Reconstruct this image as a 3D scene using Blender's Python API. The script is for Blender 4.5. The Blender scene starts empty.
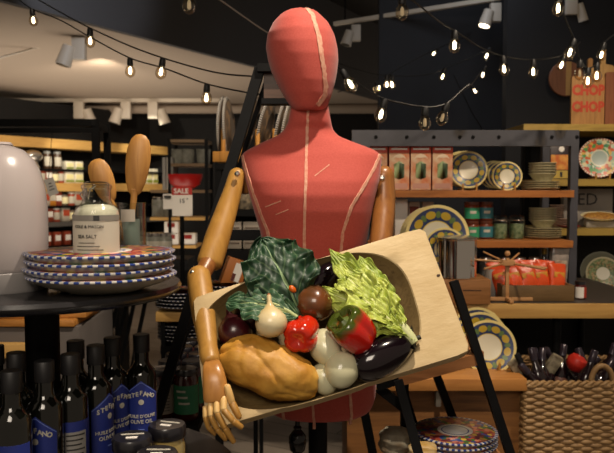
import bpy, bmesh, math, random
from mathutils import Vector, Matrix, Quaternion
random.seed(7)
S = bpy.context.scene
COL = S.collection
PI = math.pi
# ------------------------------------------------------------------ camera, world, light, exposure
F = 700.0; H = 1.32; HOR = 190.0
PITCH = math.atan((226.5 - HOR) / F)
cd = bpy.data.cameras.new('camera'); cam = bpy.data.objects.new('camera', cd); COL.objects.link(cam)
cam.location = (0, 0, H); cam.rotation_euler = (PI/2 - PITCH, 0, 0)
cd.sensor_width = 36; cd.lens = F/614*36; cd.clip_start = .05; cd.clip_end = 60
cd.dof.use_dof = True; cd.dof.focus_distance = 1.5; cd.dof.aperture_fstop = 8
S.camera = cam
S.view_settings.view_transform = 'Standard'; S.view_settings.look = 'None'
S.view_settings.gamma = 1; S.view_settings.use_curve_mapping = False
S.view_settings.exposure = 0.0
w = bpy.data.worlds.new('world'); S.world = w; w.use_nodes = True
w.node_tree.nodes['Background'].inputs[0].default_value = (1.0, .80, .60, 1)
w.node_tree.nodes['Background'].inputs[1].default_value = .20

def P(x, y, D):
    "point at world depth D seen at pixel x, y"
    r = (x-307)/F; u = (226.5-y)/F
    d = Vector((r, math.cos(PITCH)+u*math.sin(PITCH), -math.sin(PITCH)+u*math.cos(PITCH)))
    return Vector((0, 0, H)) + d*(D/d.y)

def area(name, loc, target, size, power, col=(1, .82, .62), spread=180):
    l = bpy.data.lights.new(name, 'AREA'); l.energy = power; l.color = col; l.size = size; l.spread = math.radians(spread)
    o = bpy.data.objects.new(name, l); COL.objects.link(o); o.location = loc
    o.rotation_euler = (Vector(target)-Vector(loc)).to_track_quat('-Z', 'Y').to_euler(); return o
def spot(name, loc, target, power, deg, col=(1, .82, .62), rad=.04, blend=.6):
    l = bpy.data.lights.new(name, 'SPOT'); l.energy = power; l.color = col; l.spot_size = math.radians(deg); l.spot_blend = blend; l.shadow_soft_size = rad
    o = bpy.data.objects.new(name, l); COL.objects.link(o); o.location = loc
    o.rotation_euler = (Vector(target)-Vector(loc)).to_track_quat('-Z', 'Y').to_euler(); return o
spot('key_light', (.42, 1.16, 2.95), (.05, 1.5, 1.1), 205, 64, (1, .85, .68), .04)
area('front_light', (-.35, -.5, 2.3), (.0, 1.7, 1.2), .8, 9, (1, .86, .70), 110)
spot('track_beam_right', (1.3, 1.7, 2.75), (1.0, 3.0, 1.1), 120, 80)
spot('added_spot_boards', (1.35, 2.3, 2.85), (1.55, 3.7, 1.85), 26, 50)  # extra spot added to brighten the cutting boards, no fixture belongs to it
spot('track_beam_far', (-1.6, 5.6, 2.3), (-2.4, 7.6, 1.3), 90, 100)
spot('added_spot_middle', (-.75, 3.2, 2.7), (-.85, 4.6, 1.25), 60, 75)  # added spot without a fixture, lifts the sale sign and shelves around it
area('wall_wash', (.9, 4.2, 3.0), (1.2, 5.2, 2.0), .5, 3, (.85, .9, 1.0), 140)
area('soffit_glow', (-2.1, 6.0, .5), (-2.1, 6.4, 2.4), 3.0, 40, (1, .85, .68), 130)  # unseen upward area light, added to brighten the soffit from below
spot('floor_beam', (.1, 2.5, 2.9), (-.28, 4.1, 0), 90, 44)  # added spot with no lamp of its own, brightens the open floor
spot('fascia_beam', (-.75, 3.1, 2.45), (-1.45, 4.5, 2.62), 50, 40, (.85, .9, 1))
spot('added_spot_left', (-1.0, 2.5, 2.7), (-1.3, 3.6, 1.4), 14, 50)  # spot put in only to brighten the hanging price tag

# ------------------------------------------------------------------ materials
def lin(h):
    h = h.lstrip('#'); c = [int(h[i:i+2], 16)/255 for i in (0, 2, 4)]
    return tuple(x/12.92 if x <= .04045 else ((x+.055)/1.055)**2.4 for x in c) + (1,)
MATS = {}
def newmat(name):
    m = bpy.data.materials.new(name); m.use_nodes = True
    nt = m.node_tree; return m, nt, nt.nodes['Principled BSDF']
def N(nt, t, **kw):
    n = nt.nodes.new(t)
    for k, v in kw.items():
        if k.startswith('i_'): n.inputs[int(k[2:])].default_value = v
        else: setattr(n, k, v)
    return n
def ramp(nt, stops, const=False):
    n = nt.nodes.new('ShaderNodeValToRGB'); cr = n.color_ramp
    if const: cr.interpolation = 'CONSTANT'
    while len(cr.elements) < len(stops): cr.elements.new(.5)
    for e, (p, c) in zip(cr.elements, stops):
        e.position = p; e.color = lin(c) if isinstance(c, str) else c
    return n
def mat(name, c, rough=.5, metal=0, noise=None, bump=0, bscale=200, emit=None, trans=0, coat=0, stretch=None, spec=.5, sss=0):
    """noise=(second colour, scale, detail)"""
    if name in MATS: return MATS[name]
    m, nt, b = newmat(name); L = nt.links
    b.inputs['Base Color'].default_value = lin(c); b.inputs['Roughness'].default_value = rough
    b.inputs['Metallic'].default_value = metal; b.inputs['Transmission Weight'].default_value = trans
    b.inputs['Coat Weight'].default_value = coat; b.inputs['Specular IOR Level'].default_value = spec
    if sss: b.inputs['Subsurface Weight'].default_value = sss; b.inputs['Subsurface Scale'].default_value = .01
    tc = N(nt, 'ShaderNodeTexCoord'); mp = N(nt, 'ShaderNodeMapping'); L.new(tc.outputs['Object'], mp.inputs[0])
    if stretch: mp.inputs['Scale'].default_value = stretch
    if noise:
        n = N(nt, 'ShaderNodeTexNoise'); n.inputs['Scale'].default_value = noise[1]; n.inputs['Detail'].default_value = noise[2]
        L.new(mp.outputs[0], n.inputs['Vector'])
        r = ramp(nt, [(.32, c), (.7, noise[0])]); L.new(n.outputs[0], r.inputs[0]); L.new(r.outputs[0], b.inputs['Base Color'])
    if bump:
        n = N(nt, 'ShaderNodeTexNoise'); n.inputs['Scale'].default_value = bscale; n.inputs['Detail'].default_value = 3
        L.new(mp.outputs[0], n.inputs['Vector'])
        bp = N(nt, 'ShaderNodeBump'); bp.inputs['Strength'].default_value = bump; bp.inputs['Distance'].default_value = .002
        L.new(n.outputs[0], bp.inputs['Height']); L.new(bp.outputs[0], b.inputs['Normal'])
    if emit:
        b.inputs['Emission Color'].default_value = lin(emit[0]); b.inputs['Emission Strength'].default_value = emit[1]
    MATS[name] = m; return m
def woodmat(name, c1, c2, axis='x', scale=6, rough=.5, bump=.25, c3=None):
    if name in MATS: return MATS[name]
    m, nt, b = newmat(name); L = nt.links
    tc = N(nt, 'ShaderNodeTexCoord'); mp = N(nt, 'ShaderNodeMapping'); L.new(tc.outputs['Object'], mp.inputs[0])
    mp.inputs['Scale'].default_value = {'x': (1, 9, 9), 'y': (9, 1, 9), 'z': (9, 9, 1)}[axis]
    n = N(nt, 'ShaderNodeTexNoise'); n.inputs['Scale'].default_value = scale; n.inputs['Detail'].default_value = 6
    n.inputs['Distortion'].default_value = .6
    L.new(mp.outputs[0], n.inputs['Vector'])
    r = ramp(nt, [(.3, c1), (.55, c2), (.72, c3 or c1)]); L.new(n.outputs[0], r.inputs[0]); L.new(r.outputs[0], b.inputs['Base Color'])
    b.inputs['Roughness'].default_value = rough
    bp = N(nt, 'ShaderNodeBump'); bp.inputs['Strength'].default_value = bump; bp.inputs['Distance'].default_value = .001
    L.new(n.outputs[0], bp.inputs['Height']); L.new(bp.outputs[0], b.inputs['Normal'])
    MATS[name] = m; return m
def glassmat(name, c='#ffffff', rough=.02, alpha=.25):
    "thin clear glass: glossy coat over a see-through body"
    if name in MATS: return MATS[name]
    m, nt, b = newmat(name); L = nt.links
    tr = N(nt, 'ShaderNodeBsdfTransparent'); tr.inputs[0].default_value = lin(c)
    gl = N(nt, 'ShaderNodeBsdfGlossy'); gl.inputs['Roughness'].default_value = rough
    lw = N(nt, 'ShaderNodeLayerWeight'); lw.inputs[0].default_value = alpha
    mx = N(nt, 'ShaderNodeMixShader'); L.new(lw.outputs['Facing'], mx.inputs[0]); L.new(tr.outputs[0], mx.inputs[1]); L.new(gl.outputs[0], mx.inputs[2])
    L.new(mx.outputs[0], nt.nodes['Material Output'].inputs[0])
    MATS[name] = m; return m
def math_(nt, op, a, b=None, c=None):
    n = nt.nodes.new('ShaderNodeMath'); n.operation = op
    for i, v in enumerate((a, b, c)):
        if v is None: continue
        if isinstance(v, (int, float)): n.inputs[i].default_value = v
        else: nt.links.new(v, n.inputs[i])
    return n.outputs[0]
def mixc(nt, f, a, b):
    n = nt.nodes.new('ShaderNodeMix'); n.data_type = 'RGBA'
    if isinstance(f, (int, float)): n.inputs[0].default_value = f
    else: nt.links.new(f, n.inputs[0])
    for i, v in ((6, a), (7, b)):
        if isinstance(v, str): n.inputs[i].default_value = lin(v)
        else: nt.links.new(v, n.inputs[i])
    return n.outputs[2]
def platemat(name, R, bands, spots=None, flower=None, rim=None, rough=.38):
    """glazed plate decor in the plate's own polar coordinates. bands [(r/R, colour)] ; spots (n, rc, w, colour, colour2);
    flower (r0, r1, [colours], scale) ; rim (n, r0, colour)"""
    if name in MATS: return MATS[name]
    m, nt, b = newmat(name); L = nt.links
    tc = N(nt, 'ShaderNodeTexCoord'); sp = N(nt, 'ShaderNodeSeparateXYZ'); L.new(tc.outputs['Object'], sp.inputs[0])
    x, y = sp.outputs[0], sp.outputs[1]
    r = math_(nt, 'DIVIDE', math_(nt, 'SQRT', math_(nt, 'ADD', math_(nt, 'MULTIPLY', x, x), math_(nt, 'MULTIPLY', y, y))), R)
    ang = math_(nt, 'DIVIDE', math_(nt, 'ARCTAN2', y, x), 2*PI)
    rp = ramp(nt, bands, True); L.new(r, rp.inputs[0]); col = rp.outputs[0]
    if flower:
        v = N(nt, 'ShaderNodeTexVoronoi'); v.inputs['Scale'].default_value = flower[3]; L.new(tc.outputs['Object'], v.inputs['Vector'])
        bw = N(nt, 'ShaderNodeSeparateColor'); L.new(v.outputs['Color'], bw.inputs[0])
        k = len(flower[2]); fr = ramp(nt, [(i/k, c) for i, c in enumerate(flower[2])], True); L.new(bw.outputs[0], fr.inputs[0])
        msk = math_(nt, 'MULTIPLY', math_(nt, 'GREATER_THAN', r, flower[0]), math_(nt, 'LESS_THAN', r, flower[1]))
        col = mixc(nt, msk, col, fr.outputs[0])
    if spots:
        n, rc, wd, c1, c2 = spots
        u = math_(nt, 'SUBTRACT', math_(nt, 'FRACT', math_(nt, 'MULTIPLY', math_(nt, 'ADD', ang, 1), n)), .5)
        vv = math_(nt, 'DIVIDE', math_(nt, 'SUBTRACT', r, rc), wd)
        d = math_(nt, 'ADD', math_(nt, 'MULTIPLY', math_(nt, 'MULTIPLY', u, u), 9), math_(nt, 'MULTIPLY', vv, vv))
        u2 = math_(nt, 'SUBTRACT', math_(nt, 'FRACT', math_(nt, 'ADD', math_(nt, 'MULTIPLY', math_(nt, 'ADD', ang, 1), n), .5)), .5)
        d2 = math_(nt, 'ADD', math_(nt, 'MULTIPLY', math_(nt, 'MULTIPLY', u2, u2), 30), math_(nt, 'MULTIPLY', vv, vv))
        col = mixc(nt, math_(nt, 'LESS_THAN', d2, .8), col, c2)
        col = mixc(nt, math_(nt, 'LESS_THAN', d, 1), col, c1)
    if rim:
        u = math_(nt, 'SINE', math_(nt, 'MULTIPLY', ang, 2*PI*rim[0]))
        mk = math_(nt, 'MULTIPLY', math_(nt, 'GREATER_THAN', u, -.1), math_(nt, 'GREATER_THAN', r, rim[1]))
        col = mixc(nt, mk, col, rim[2])
    L.new(col, b.inputs['Base Color']); b.inputs['Roughness'].default_value = rough; b.inputs['Coat Weight'].default_value = .08
    MATS[name] = m; return m
def leafmat(name, c, c2, vein, nv=9, rough=.55, vw=.03, vs=.3):
    if name in MATS: return MATS[name]
    m, nt, b = newmat(name); L = nt.links
    uv = N(nt, 'ShaderNodeUVMap'); sp = N(nt, 'ShaderNodeSeparateXYZ'); L.new(uv.outputs[0], sp.inputs[0])
    t, s = sp.outputs[0], math_(nt, 'ABSOLUTE', math_(nt, 'SUBTRACT', sp.outputs[1], .5))
    n = N(nt, 'ShaderNodeTexNoise'); n.inputs['Scale'].default_value = 30; n.inputs['Detail'].default_value = 4
    tc = N(nt, 'ShaderNodeTexCoord'); L.new(tc.outputs['Object'], n.inputs[0])
    r = ramp(nt, [(.35, c), (.65, c2)]); L.new(n.outputs[0], r.inputs[0])
    wig = math_(nt, 'MULTIPLY', math_(nt, 'SUBTRACT', n.outputs[0], .5), .5)
    f = math_(nt, 'FRACT', math_(nt, 'ADD', math_(nt, 'SUBTRACT', math_(nt, 'MULTIPLY', t, nv), math_(nt, 'MULTIPLY', s, 6)), wig))
    side = math_(nt, 'LESS_THAN', math_(nt, 'ABSOLUTE', math_(nt, 'SUBTRACT', f, .5)), .07)
    mid = math_(nt, 'LESS_THAN', s, math_(nt, 'MULTIPLY', math_(nt, 'SUBTRACT', 1.15, t), vw))
    col = mixc(nt, math_(nt, 'MULTIPLY', side, vs), r.outputs[0], vein)
    col = mixc(nt, mid, col, vein)
    L.new(col, b.inputs['Base Color']); b.inputs['Roughness'].default_value = rough
    bp = N(nt, 'ShaderNodeBump'); bp.inputs['Strength'].default_value = .6; bp.inputs['Distance'].default_value = .003
    L.new(n.outputs[0], bp.inputs['Height']); L.new(bp.outputs[0], b.inputs['Normal'])
    MATS[name] = m; return m

# ------------------------------------------------------------------ mesh helpers
class MB:
    def __init__(s): s.v = []; s.f = []; s.mi = []; s.mats = []; s.uv = None
    def _m(s, m):
        if m not in s.mats: s.mats.append(m)
        return s.mats.index(m)
    def add(s, vs, fs, m):
        k = len(s.v); i = s._m(m); s.v += [tuple(v) for v in vs]
        for f in fs: s.f.append(tuple(j+k for j in f)); s.mi.append(i)
        return s
    def box(s, c, d, m, bev=0, rot=None):
        c = Vector(c)
        if bev:
            bm = bmesh.new(); bmesh.ops.create_cube(bm, size=1); bmesh.ops.scale(bm, vec=d, verts=bm.verts)
            bmesh.ops.bevel(bm, geom=bm.edges[:], offset=bev, segments=2, affect='EDGES', profile=.5)
            vs = [v.co.copy() for v in bm.verts]; bm.verts.index_update(); fs = [[v.index for v in f.verts] for f in bm.faces]; bm.free()
        else:
            vs = [Vector((x*d[0]/2, y*d[1]/2, z*d[2]/2)) for x in (-1, 1) for y in (-1, 1) for z in (-1, 1)]
            fs = [(0, 1, 3, 2), (4, 6, 7, 5), (0, 4, 5, 1), (2, 3, 7, 6), (0, 2, 6, 4), (1, 5, 7, 3)]
        if rot: vs = [rot @ v for v in vs]
        return s.add([v+c for v in vs], fs, m)
    def bar(s, a, b, w_, d_, m, up=(0, -1, 0)):
        "rectangular bar from a to b; w_ across, d_ along up"
        a, b = Vector(a), Vector(b); t = (b-a).normalized(); up = Vector(up); x = t.cross(up).normalized(); y = x.cross(t).normalized()
        vs = [p + x*sx*w_/2 + y*sy*d_/2 for p in (a, b) for sx, sy in ((-1, -1), (1, -1), (1, 1), (-1, 1))]
        return s.add(vs, [(0, 3, 2, 1), (4, 5, 6, 7), (0, 1, 5, 4), (1, 2, 6, 5), (2, 3, 7, 6), (3, 0, 4, 7)], m)
    def lathe(s, prof, m, n=32, c=(0, 0, 0), fn=None, axis=None, ms=None):
        "prof [(r,z)]; fn(r,z,phi)->r ; axis: direction replacing +Z ; ms(i) material of the band i"
        q = Vector((0, 0, 1)).rotation_difference(Vector(axis)) if axis is not None else None
        c = Vector(c); k = len(s.v); mi = s._m(m)
        for r, z in prof:
            for j in range(n):
                p = 2*PI*j/n; rr = fn(r, z, p) if fn else r
                v = Vector((rr*math.cos(p), rr*math.sin(p), z))
                if q: v = q @ v
                s.v.append(tuple(v+c))
        for i in range(len(prof)-1):
            mm = s._m(ms(i)) if ms else mi
            for j in range(n):
                a, b = k+i*n+j, k+i*n+(j+1) % n
                s.f.append((a, b, b+n, a+n)); s.mi.append(mm)
        if prof[0][0] > 1e-6: s.f.append(tuple(k+j for j in range(n))[::-1]); s.mi.append(mi)
        if prof[-1][0] > 1e-6: s.f.append(tuple(k+(len(prof)-1)*n+j for j in range(n))); s.mi.append(s._m(ms(len(prof)-2)) if ms else mi)
        return s
    def tube(s, pts, rad, m, n=10, closed_ends=True):
        pts = [Vector(p) for p in pts]; k = len(s.v); mi = s._m(m)
        if not isinstance(rad, (list, tuple)): rad = [rad]*len(pts)
        up = None
        for i, p in enumerate(pts):
            t = (pts[min(i+1, len(pts)-1)]-pts[max(i-1, 0)]).normalized()
            if up is None: up = t.orthogonal().normalized()
            up = (up - t*up.dot(t)).normalized(); bi = t.cross(up)
            for j in range(n):
                a = 2*PI*j/n; s.v.append(tuple(p + (up*math.cos(a)+bi*math.sin(a))*rad[i]))
        for i in range(len(pts)-1):
            for j in range(n):
                a, b = k+i*n+j, k+i*n+(j+1) % n
                s.f.append((a, b, b+n, a+n)); s.mi.append(mi)
        if closed_ends:
            s.f.append(tuple(k+j for j in range(n))[::-1]); s.mi.append(mi)
            s.f.append(tuple(k+(len(pts)-1)*n+j for j in range(n))); s.mi.append(mi)
        return s
    def sphere(s, c, r, m, n=16, sc=(1, 1, 1)):
        pr = [(math.sin(PI*i/n)*r, -math.cos(PI*i/n)*r) for i in range(n+1)]
        k = len(s.v); s.lathe(pr, m, n*2); c = Vector(c)
        for i in range(k, len(s.v)): v = s.v[i]; s.v[i] = (v[0]*sc[0]+c.x, v[1]*sc[1]+c.y, v[2]*sc[2]+c.z)
        return s
    def prism(s, poly, z0, z1, m, xf=lambda v: v):
        n = len(poly); vs = [xf(Vector((x, y, z0))) for x, y in poly]+[xf(Vector((x, y, z1))) for x, y in poly]
        return s.add(vs, [tuple(range(n))[::-1], tuple(range(n, 2*n))]+[(i, (i+1) % n, n+(i+1) % n, n+i) for i in range(n)], m)
    def build(s, name, parent=None, loc=None, smooth=True, rot=None, angle=40, mods=None):
        me = bpy.data.meshes.new(name); me.from_pydata(s.v, [], s.f)
        for m in s.mats: me.materials.append(m)
        me.polygons.foreach_set('material_index', s.mi)
        if s.uv:
            l = me.uv_layers.new(name='UVMap')
            for lp in me.loops: l.data[lp.index].uv = s.uv[lp.vertex_index]
        bm = bmesh.new(); bm.from_mesh(me)
        if not s.uv: bmesh.ops.remove_doubles(bm, verts=bm.verts, dist=1e-6)
        bmesh.ops.recalc_face_normals(bm, faces=bm.faces) if not s.uv else None
        if smooth:
            for f in bm.faces: f.smooth = True
            for e in bm.edges:
                if len(e.link_faces) == 2 and e.calc_face_angle(0) > math.radians(angle): e.smooth = False
        bm.to_mesh(me); bm.free()
        o = bpy.data.objects.new(name, me); COL.objects.link(o)
        if parent: o.parent = parent
        if loc is not None: o.location = loc
        if rot is not None:
            if isinstance(rot, Quaternion): o.rotation_mode = 'QUATERNION'; o.rotation_quaternion = rot
            else: o.rotation_euler = rot
        return o
def tag(o, label, cat, group=None, kind=None):
    if label: o['label'] = label
    if cat: o['category'] = cat
    if group: o['group'] = group
    if kind: o['kind'] = kind
    return o
def struct(o): o['kind'] = 'structure'; return o
def thing(name, label, cat, loc=(0, 0, 0), rot=(0, 0, 0), group=None):
    o = bpy.data.objects.new(name, None); COL.objects.link(o); o.location = loc; o.empty_display_size = .02
    if isinstance(rot, Quaternion): o.rotation_mode = 'QUATERNION'; o.rotation_quaternion = rot
    else: o.rotation_euler = rot
    return tag(o, label, cat, group)
def dup(o, loc, rot=None, label=None, group=None, scale=None):
    r = o.copy(); COL.objects.link(r); r.location = loc
    if rot is not None:
        if isinstance(rot, Quaternion): r.rotation_mode = 'QUATERNION'; r.rotation_quaternion = rot
        else: r.rotation_mode = 'XYZ'; r.rotation_euler = rot
    if scale: r.scale = scale
    if label: r['label'] = label
    if group: r['group'] = group
    for ch in list(o.children):
        c = ch.copy(); COL.objects.link(c); c.parent = r
        for g in list(ch.children):
            d = g.copy(); COL.objects.link(d); d.parent = c
    return r
def text(body, size, m, parent, loc, wrap=None, name='lettering', rotx=PI/2, ext=.0004, sx=1, rotz=0, label=None, bold=0):
    cu = bpy.data.curves.new('txt', 'FONT'); cu.body = body; cu.size = size; cu.align_x = 'CENTER'; cu.align_y = 'CENTER'; cu.extrude = ext; cu.offset = bold; cu.resolution_u = 2
    o = bpy.data.objects.new('txt', cu); COL.objects.link(o)
    dg = bpy.context.evaluated_depsgraph_get(); me = bpy.data.meshes.new_from_object(o.evaluated_get(dg))
    bpy.data.objects.remove(o); bpy.data.curves.remove(cu); me.name = name
    me.materials.clear(); me.materials.append(m)
    R = Matrix.Rotation(rotz, 4, 'Z') @ Matrix.Rotation(rotx, 4, 'X')
    for v in me.vertices:
        v.co.x *= sx; c = R @ v.co
        if wrap:   # bend round a vertical cylinder of radius wrap, centred on -Y
            a = (c.x+loc[0])/wrap; rr = wrap - c.y
            v.co = (math.sin(a)*rr, -math.cos(a)*rr, c.z+loc[2])
        else: v.co = c + Vector(loc)
    q = bpy.data.objects.new(name, me); COL.objects.link(q); q.parent = parent
    return q
def wrapped(poly, R, m, name, parent, step=.004, th=.0006):
    "a label outline [(x, z_low, z_high)] bent round a cylinder, facing -Y"
    xs = [p[0] for p in poly]; k = max(4, int((xs[-1]-xs[0])/step)); b = MB(); vs = []
    def at(x):
        for (x0, a0, b0), (x1, a1, b1) in zip(poly, poly[1:]):
            if x <= x1+1e-9:
                t = (x-x0)/(x1-x0) if x1 > x0 else 0; return a0+(a1-a0)*t, b0+(b1-b0)*t
        return poly[-1][1:]
    for i in range(k+1):
        x = xs[0]+(xs[-1]-xs[0])*i/k; lo, hi = at(x); a = x/R
        for rr in (R+th, R-.0003):
            for z in (lo, hi): vs.append((math.sin(a)*rr, -math.cos(a)*rr, z))
    fs = []
    for i in range(k):
        a = i*4; c = a+4
        fs += [(a, c, c+1, a+1), (a+2, a+3, c+3, c+2), (a+1, c+1, c+3, a+3), (a, a+2, c+2, c)]
    b.add(vs, fs, m); return b.build(name, parent, smooth=True, angle=50)

BLACK = mat('black_metal', '#070708', .6, 0, ('#0b0b0c', 30, 3), spec=.15)
BLACKG = mat('black_gloss', '#0d0d0f', .15)
SHELFWOOD = woodmat('shelf_wood', '#8a5426', '#a86c36', 'x', 5, .5)
OAK = woodmat('pale_yellow_wood', '#b4894a', '#c59b57', 'x', 4, .5)
WHITE = mat('white_paper', '#e3ded6', .6)
CREAMG = mat('cream_glaze', '#cfc39a', .2, coat=.3)
STEEL = mat('steel', '#cfcac2', .24, .9)
GLASS = glassmat('clear_glass', '#f4f6f2')
DARKBOT = mat('dark_bottle_glass', '#0b0c09', .08, coat=.5)

# ------------------------------------------------------------------ the room
FLOOR = None
def floor_mat():
    m, nt, b = newmat('grey_plank_floor'); L = nt.links
    tc = N(nt, 'ShaderNodeTexCoord'); br = N(nt, 'ShaderNodeTexBrick')
    mp = N(nt, 'ShaderNodeMapping'); L.new(tc.outputs['Object'], mp.inputs[0]); mp.inputs['Rotation'].default_value = (0, 0, .5); L.new(mp.outputs[0], br.inputs[0])
    br.inputs['Color1'].default_value = lin('#8d8378'); br.inputs['Color2'].default_value = lin('#7a7066'); br.inputs['Mortar'].default_value = lin('#4a433c')
    br.inputs['Scale'].default_value = 1; br.inputs['Brick Width'].default_value = 1.4; br.inputs['Row Height'].default_value = .16; br.inputs['Mortar Size'].default_value = .004
    n = N(nt, 'ShaderNodeTexNoise'); n.inputs['Scale'].default_value = 3; n.inputs['Detail'].default_value = 6
    m2 = N(nt, 'ShaderNodeMapping'); L.new(mp.outputs[0], m2.inputs[0]); m2.inputs['Scale'].default_value = (1, 10, 1); L.new(m2.outputs[0], n.inputs[0])
    L.new(mixc(nt, math_(nt, 'MULTIPLY', n.outputs[0], .5), br.outputs[0], '#564d44'), b.inputs['Base Color']); b.inputs['Roughness'].default_value = .45
    return m
def slab(name, lo, hi, m):
    lo, hi = Vector(lo), Vector(hi); b = MB(); b.box((hi-lo)/2, hi-lo, m); return b.build(name, loc=lo, smooth=False)
struct(slab('floor', (-4.6, -.6, -.1), (3.6, 9.6, 0), floor_mat()))
DARKW = mat('dark_blue_grey_paint', '#1e1e22', .75, 0, ('#25262b', 2, 2))
DARKC = mat('dark_ceiling_paint', '#26221f', .85)
CREAMP = mat('cream_ceiling_paint', '#a8998a', .85)
struct(slab('ceiling', (-4.6, .0, 3.25), (3.6, 9.6, 3.35), DARKC))
# cream soffit with its oblique edge
sof = MB()
zs = 2.38
poly = [(-4.6, 2.6), (-2.55, 2.6), (-1.75, 4.0), (-1.12, 5.05), (-.42, 6.2), (.92, 8.55), (.92, 9.2), (-4.6, 9.2)]
sof.prism([(x, y) for x, y in poly], zs, zs+.06, CREAMP)
struct(sof.build('ceiling_soffit', smooth=False))
fa = MB(); FASC = mat('fascia_paint', '#4a4849', .7)
e = poly[1:6]
for (x0, y0), (x1, y1) in zip(e, e[1:]):
    fa.bar((x0+.03, y0, zs+.45), (x1+.03, y1, zs+.45), .9, .04, FASC, up=(.86, -.5, 0))
struct(fa.build('trim_1', smooth=False))
struct(slab('wall_left', (-4.7, -.6, 0), (-4.6, 9.2, 3.35), DARKC))
struct(slab('wall_back', (-4.6, 9.2, 0), (.95, 9.3, 3.35), mat('black_wall_paint', '#141416', .8)))
struct(slab('wall_right', (1.30, 4.6, 0), (3.6, 4.7, 3.35), mat('near_black_wall_paint', '#18181b', .8)))
struct(slab('wall_niche', (.57, 5.6, 0), (1.9, 5.7, 3.35), DARKW))
vl = MB(); vl.tube([(-4.4, 8.7, 2.32), (.9, 8.7, 2.32)], .06, CREAMP); struct(vl.build('trim_2'))

# ------------------------------------------------------------------ mannequin
MD = 1.7
FAB = None
def fabric_mat():
    m, nt, b = newmat('coral_linen'); L = nt.links
    tc = N(nt, 'ShaderNodeTexCoord')
    n = N(nt, 'ShaderNodeTexNoise'); n.inputs['Scale'].default_value = 260; n.inputs['Detail'].default_value = 2; L.new(tc.outputs['Object'], n.inputs[0])
    n2 = N(nt, 'ShaderNodeTexNoise'); n2.inputs['Scale'].default_value = 7; n2.inputs['Detail'].default_value = 5; L.new(tc.outputs['Object'], n2.inputs[0])
    r = ramp(nt, [(.3, '#a83f34'), (.7, '#b44b3f')]); L.new(n.outputs[0], r.inputs[0])
    c = mixc(nt, math_(nt, 'MULTIPLY', n2.outputs[0], .5), r.outputs[0], '#9e3c31')
    L.new(c, b.inputs['Base Color']); b.inputs['Roughness'].default_value = .8
    b.inputs['Sheen Weight'].default_value = .15
    wv = N(nt, 'ShaderNodeTexWave'); wv.inputs['Scale'].default_value = 300; wv.inputs['Distortion'].default_value = 2; L.new(tc.outputs['Object'], wv.inputs[0])
    bp = N(nt, 'ShaderNodeBump'); bp.inputs['Strength'].default_value = .2; bp.inputs['Distance'].default_value = .0006
    L.new(math_(nt, 'ADD', n.outputs[0], math_(nt, 'MULTIPLY', wv.outputs[1], .3)), bp.inputs['Height']); L.new(bp.outputs[0], b.inputs['Normal'])
    return m
FAB = fabric_mat()
SEAM = mat('frayed_cream_tape', '#cfa088', .8, 0, ('#c07a66', 120, 4), .5, 400)
man = thing('mannequin', 'coral red fabric dress form with egg head and jointed wooden arms holding the vegetable board', 'mannequin', (P(311, 300, MD).x, MD, 0))
ML = man.location
class Skin:
    "stack of oval rings given in pixels at depth MD: (y, xl, xr, half depth, forward shift)"
    def __init__(s, rings, D, e=2.0):
        s.r = rings; s.D = D; s.e = e
    def at(s, y):
        R = s.r
        y = min(max(y, R[0][0]), R[-1][0])
        for i in range(len(R)-1):
            a, b = R[i], R[i+1]
            if y <= b[0]:
                t = (y-a[0])/(b[0]-a[0]); p0 = R[max(i-1, 0)]; p3 = R[min(i+2, len(R)-1)]
                return [a[j]+(b[j]-a[j])*t for j in range(5)]
        return list(R[-1])
    def pt(s, y, phi, off=0):
        _, xl, xr, b, sh = s.at(y)
        l, r = P(xl, y, s.D), P(xr, y, s.D); c = (l+r)/2; a = (r.x-l.x)/2
        ex = 2/s.e; sg = lambda v: math.copysign(abs(v)**ex, v)
        return Vector((c.x+(a+off)*sg(math.sin(phi)), s.D-sh-(b+off)*sg(math.cos(phi)), c.z))
    def mesh(s, name, parent, mat_, step=2.0, n=72):
        m = MB(); y = s.r[0][0]; ys = []
        while y < s.r[-1][0]: ys.append(y); y += step
        ys.append(s.r[-1][0]); m._m(mat_); k = 0
        for y in ys:
            for j in range(n): m.v.append(tuple(s.pt(y, 2*PI*j/n)-ML))
        for i in range(len(ys)-1):
            for j in range(n): m.f.append((i*n+j, i*n+(j+1) % n, (i+1)*n+(j+1) % n, (i+1)*n+j)); m.mi.append(0)
        m.f.append(tuple(range(n))); m.f.append(tuple(range((len(ys)-1)*n, len(ys)*n))); m.mi += [0, 0]
        o = m.build(name, parent); sm = o.modifiers.new('s', 'SMOOTH'); sm.iterations = 4; sm.factor = .5; return o
    def strip(s, name, parent, pts, wpx, mat_, off=.0015):
        m = MB(); m._m(mat_); P_ = []
        for (x0, y0), (x1, y1) in zip(pts, pts[1:]):
            for k in range(8): t = k/8; P_.append((x0+(x1-x0)*t, y0+(y1-y0)*t))
        P_.append(pts[-1]); rnd = random.Random(3)
        for i, (x, y) in enumerate(P_):
            j = min(i, len(P_)-2); dx = P_[j+1][0]-P_[j][0]; dy = P_[j+1][1]-P_[j][1]; l = math.hypot(dx, dy); nx, ny = dy/l, -dx/l
            w0, w1 = wpx/2*(1+rnd.uniform(-.25, .25)), wpx/2*(1+rnd.uniform(-.25, .25))
            for q, oo in ((-w0, off), (w1, off), (w1, -.002), (-w0, -.002)):
                xx, yy = x+nx*q, y+ny*q; _, xl, xr, b, sh = s.at(yy); r_ = max(-1, min(1, (xx-(xl+xr)/2)/((xr-xl)/2)))
                phi = math.asin(math.copysign(abs(r_)**(s.e/2), r_)); m.v.append(tuple(s.pt(yy, phi, oo)-ML))
        for i in range(len(P_)-1):
            for q in range(4): m.f.append((i*4+q, i*4+(q+1) % 4, i*4+4+(q+1) % 4, i*4+4+q)); m.mi.append(0)
        return m.build(name, parent)
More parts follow.
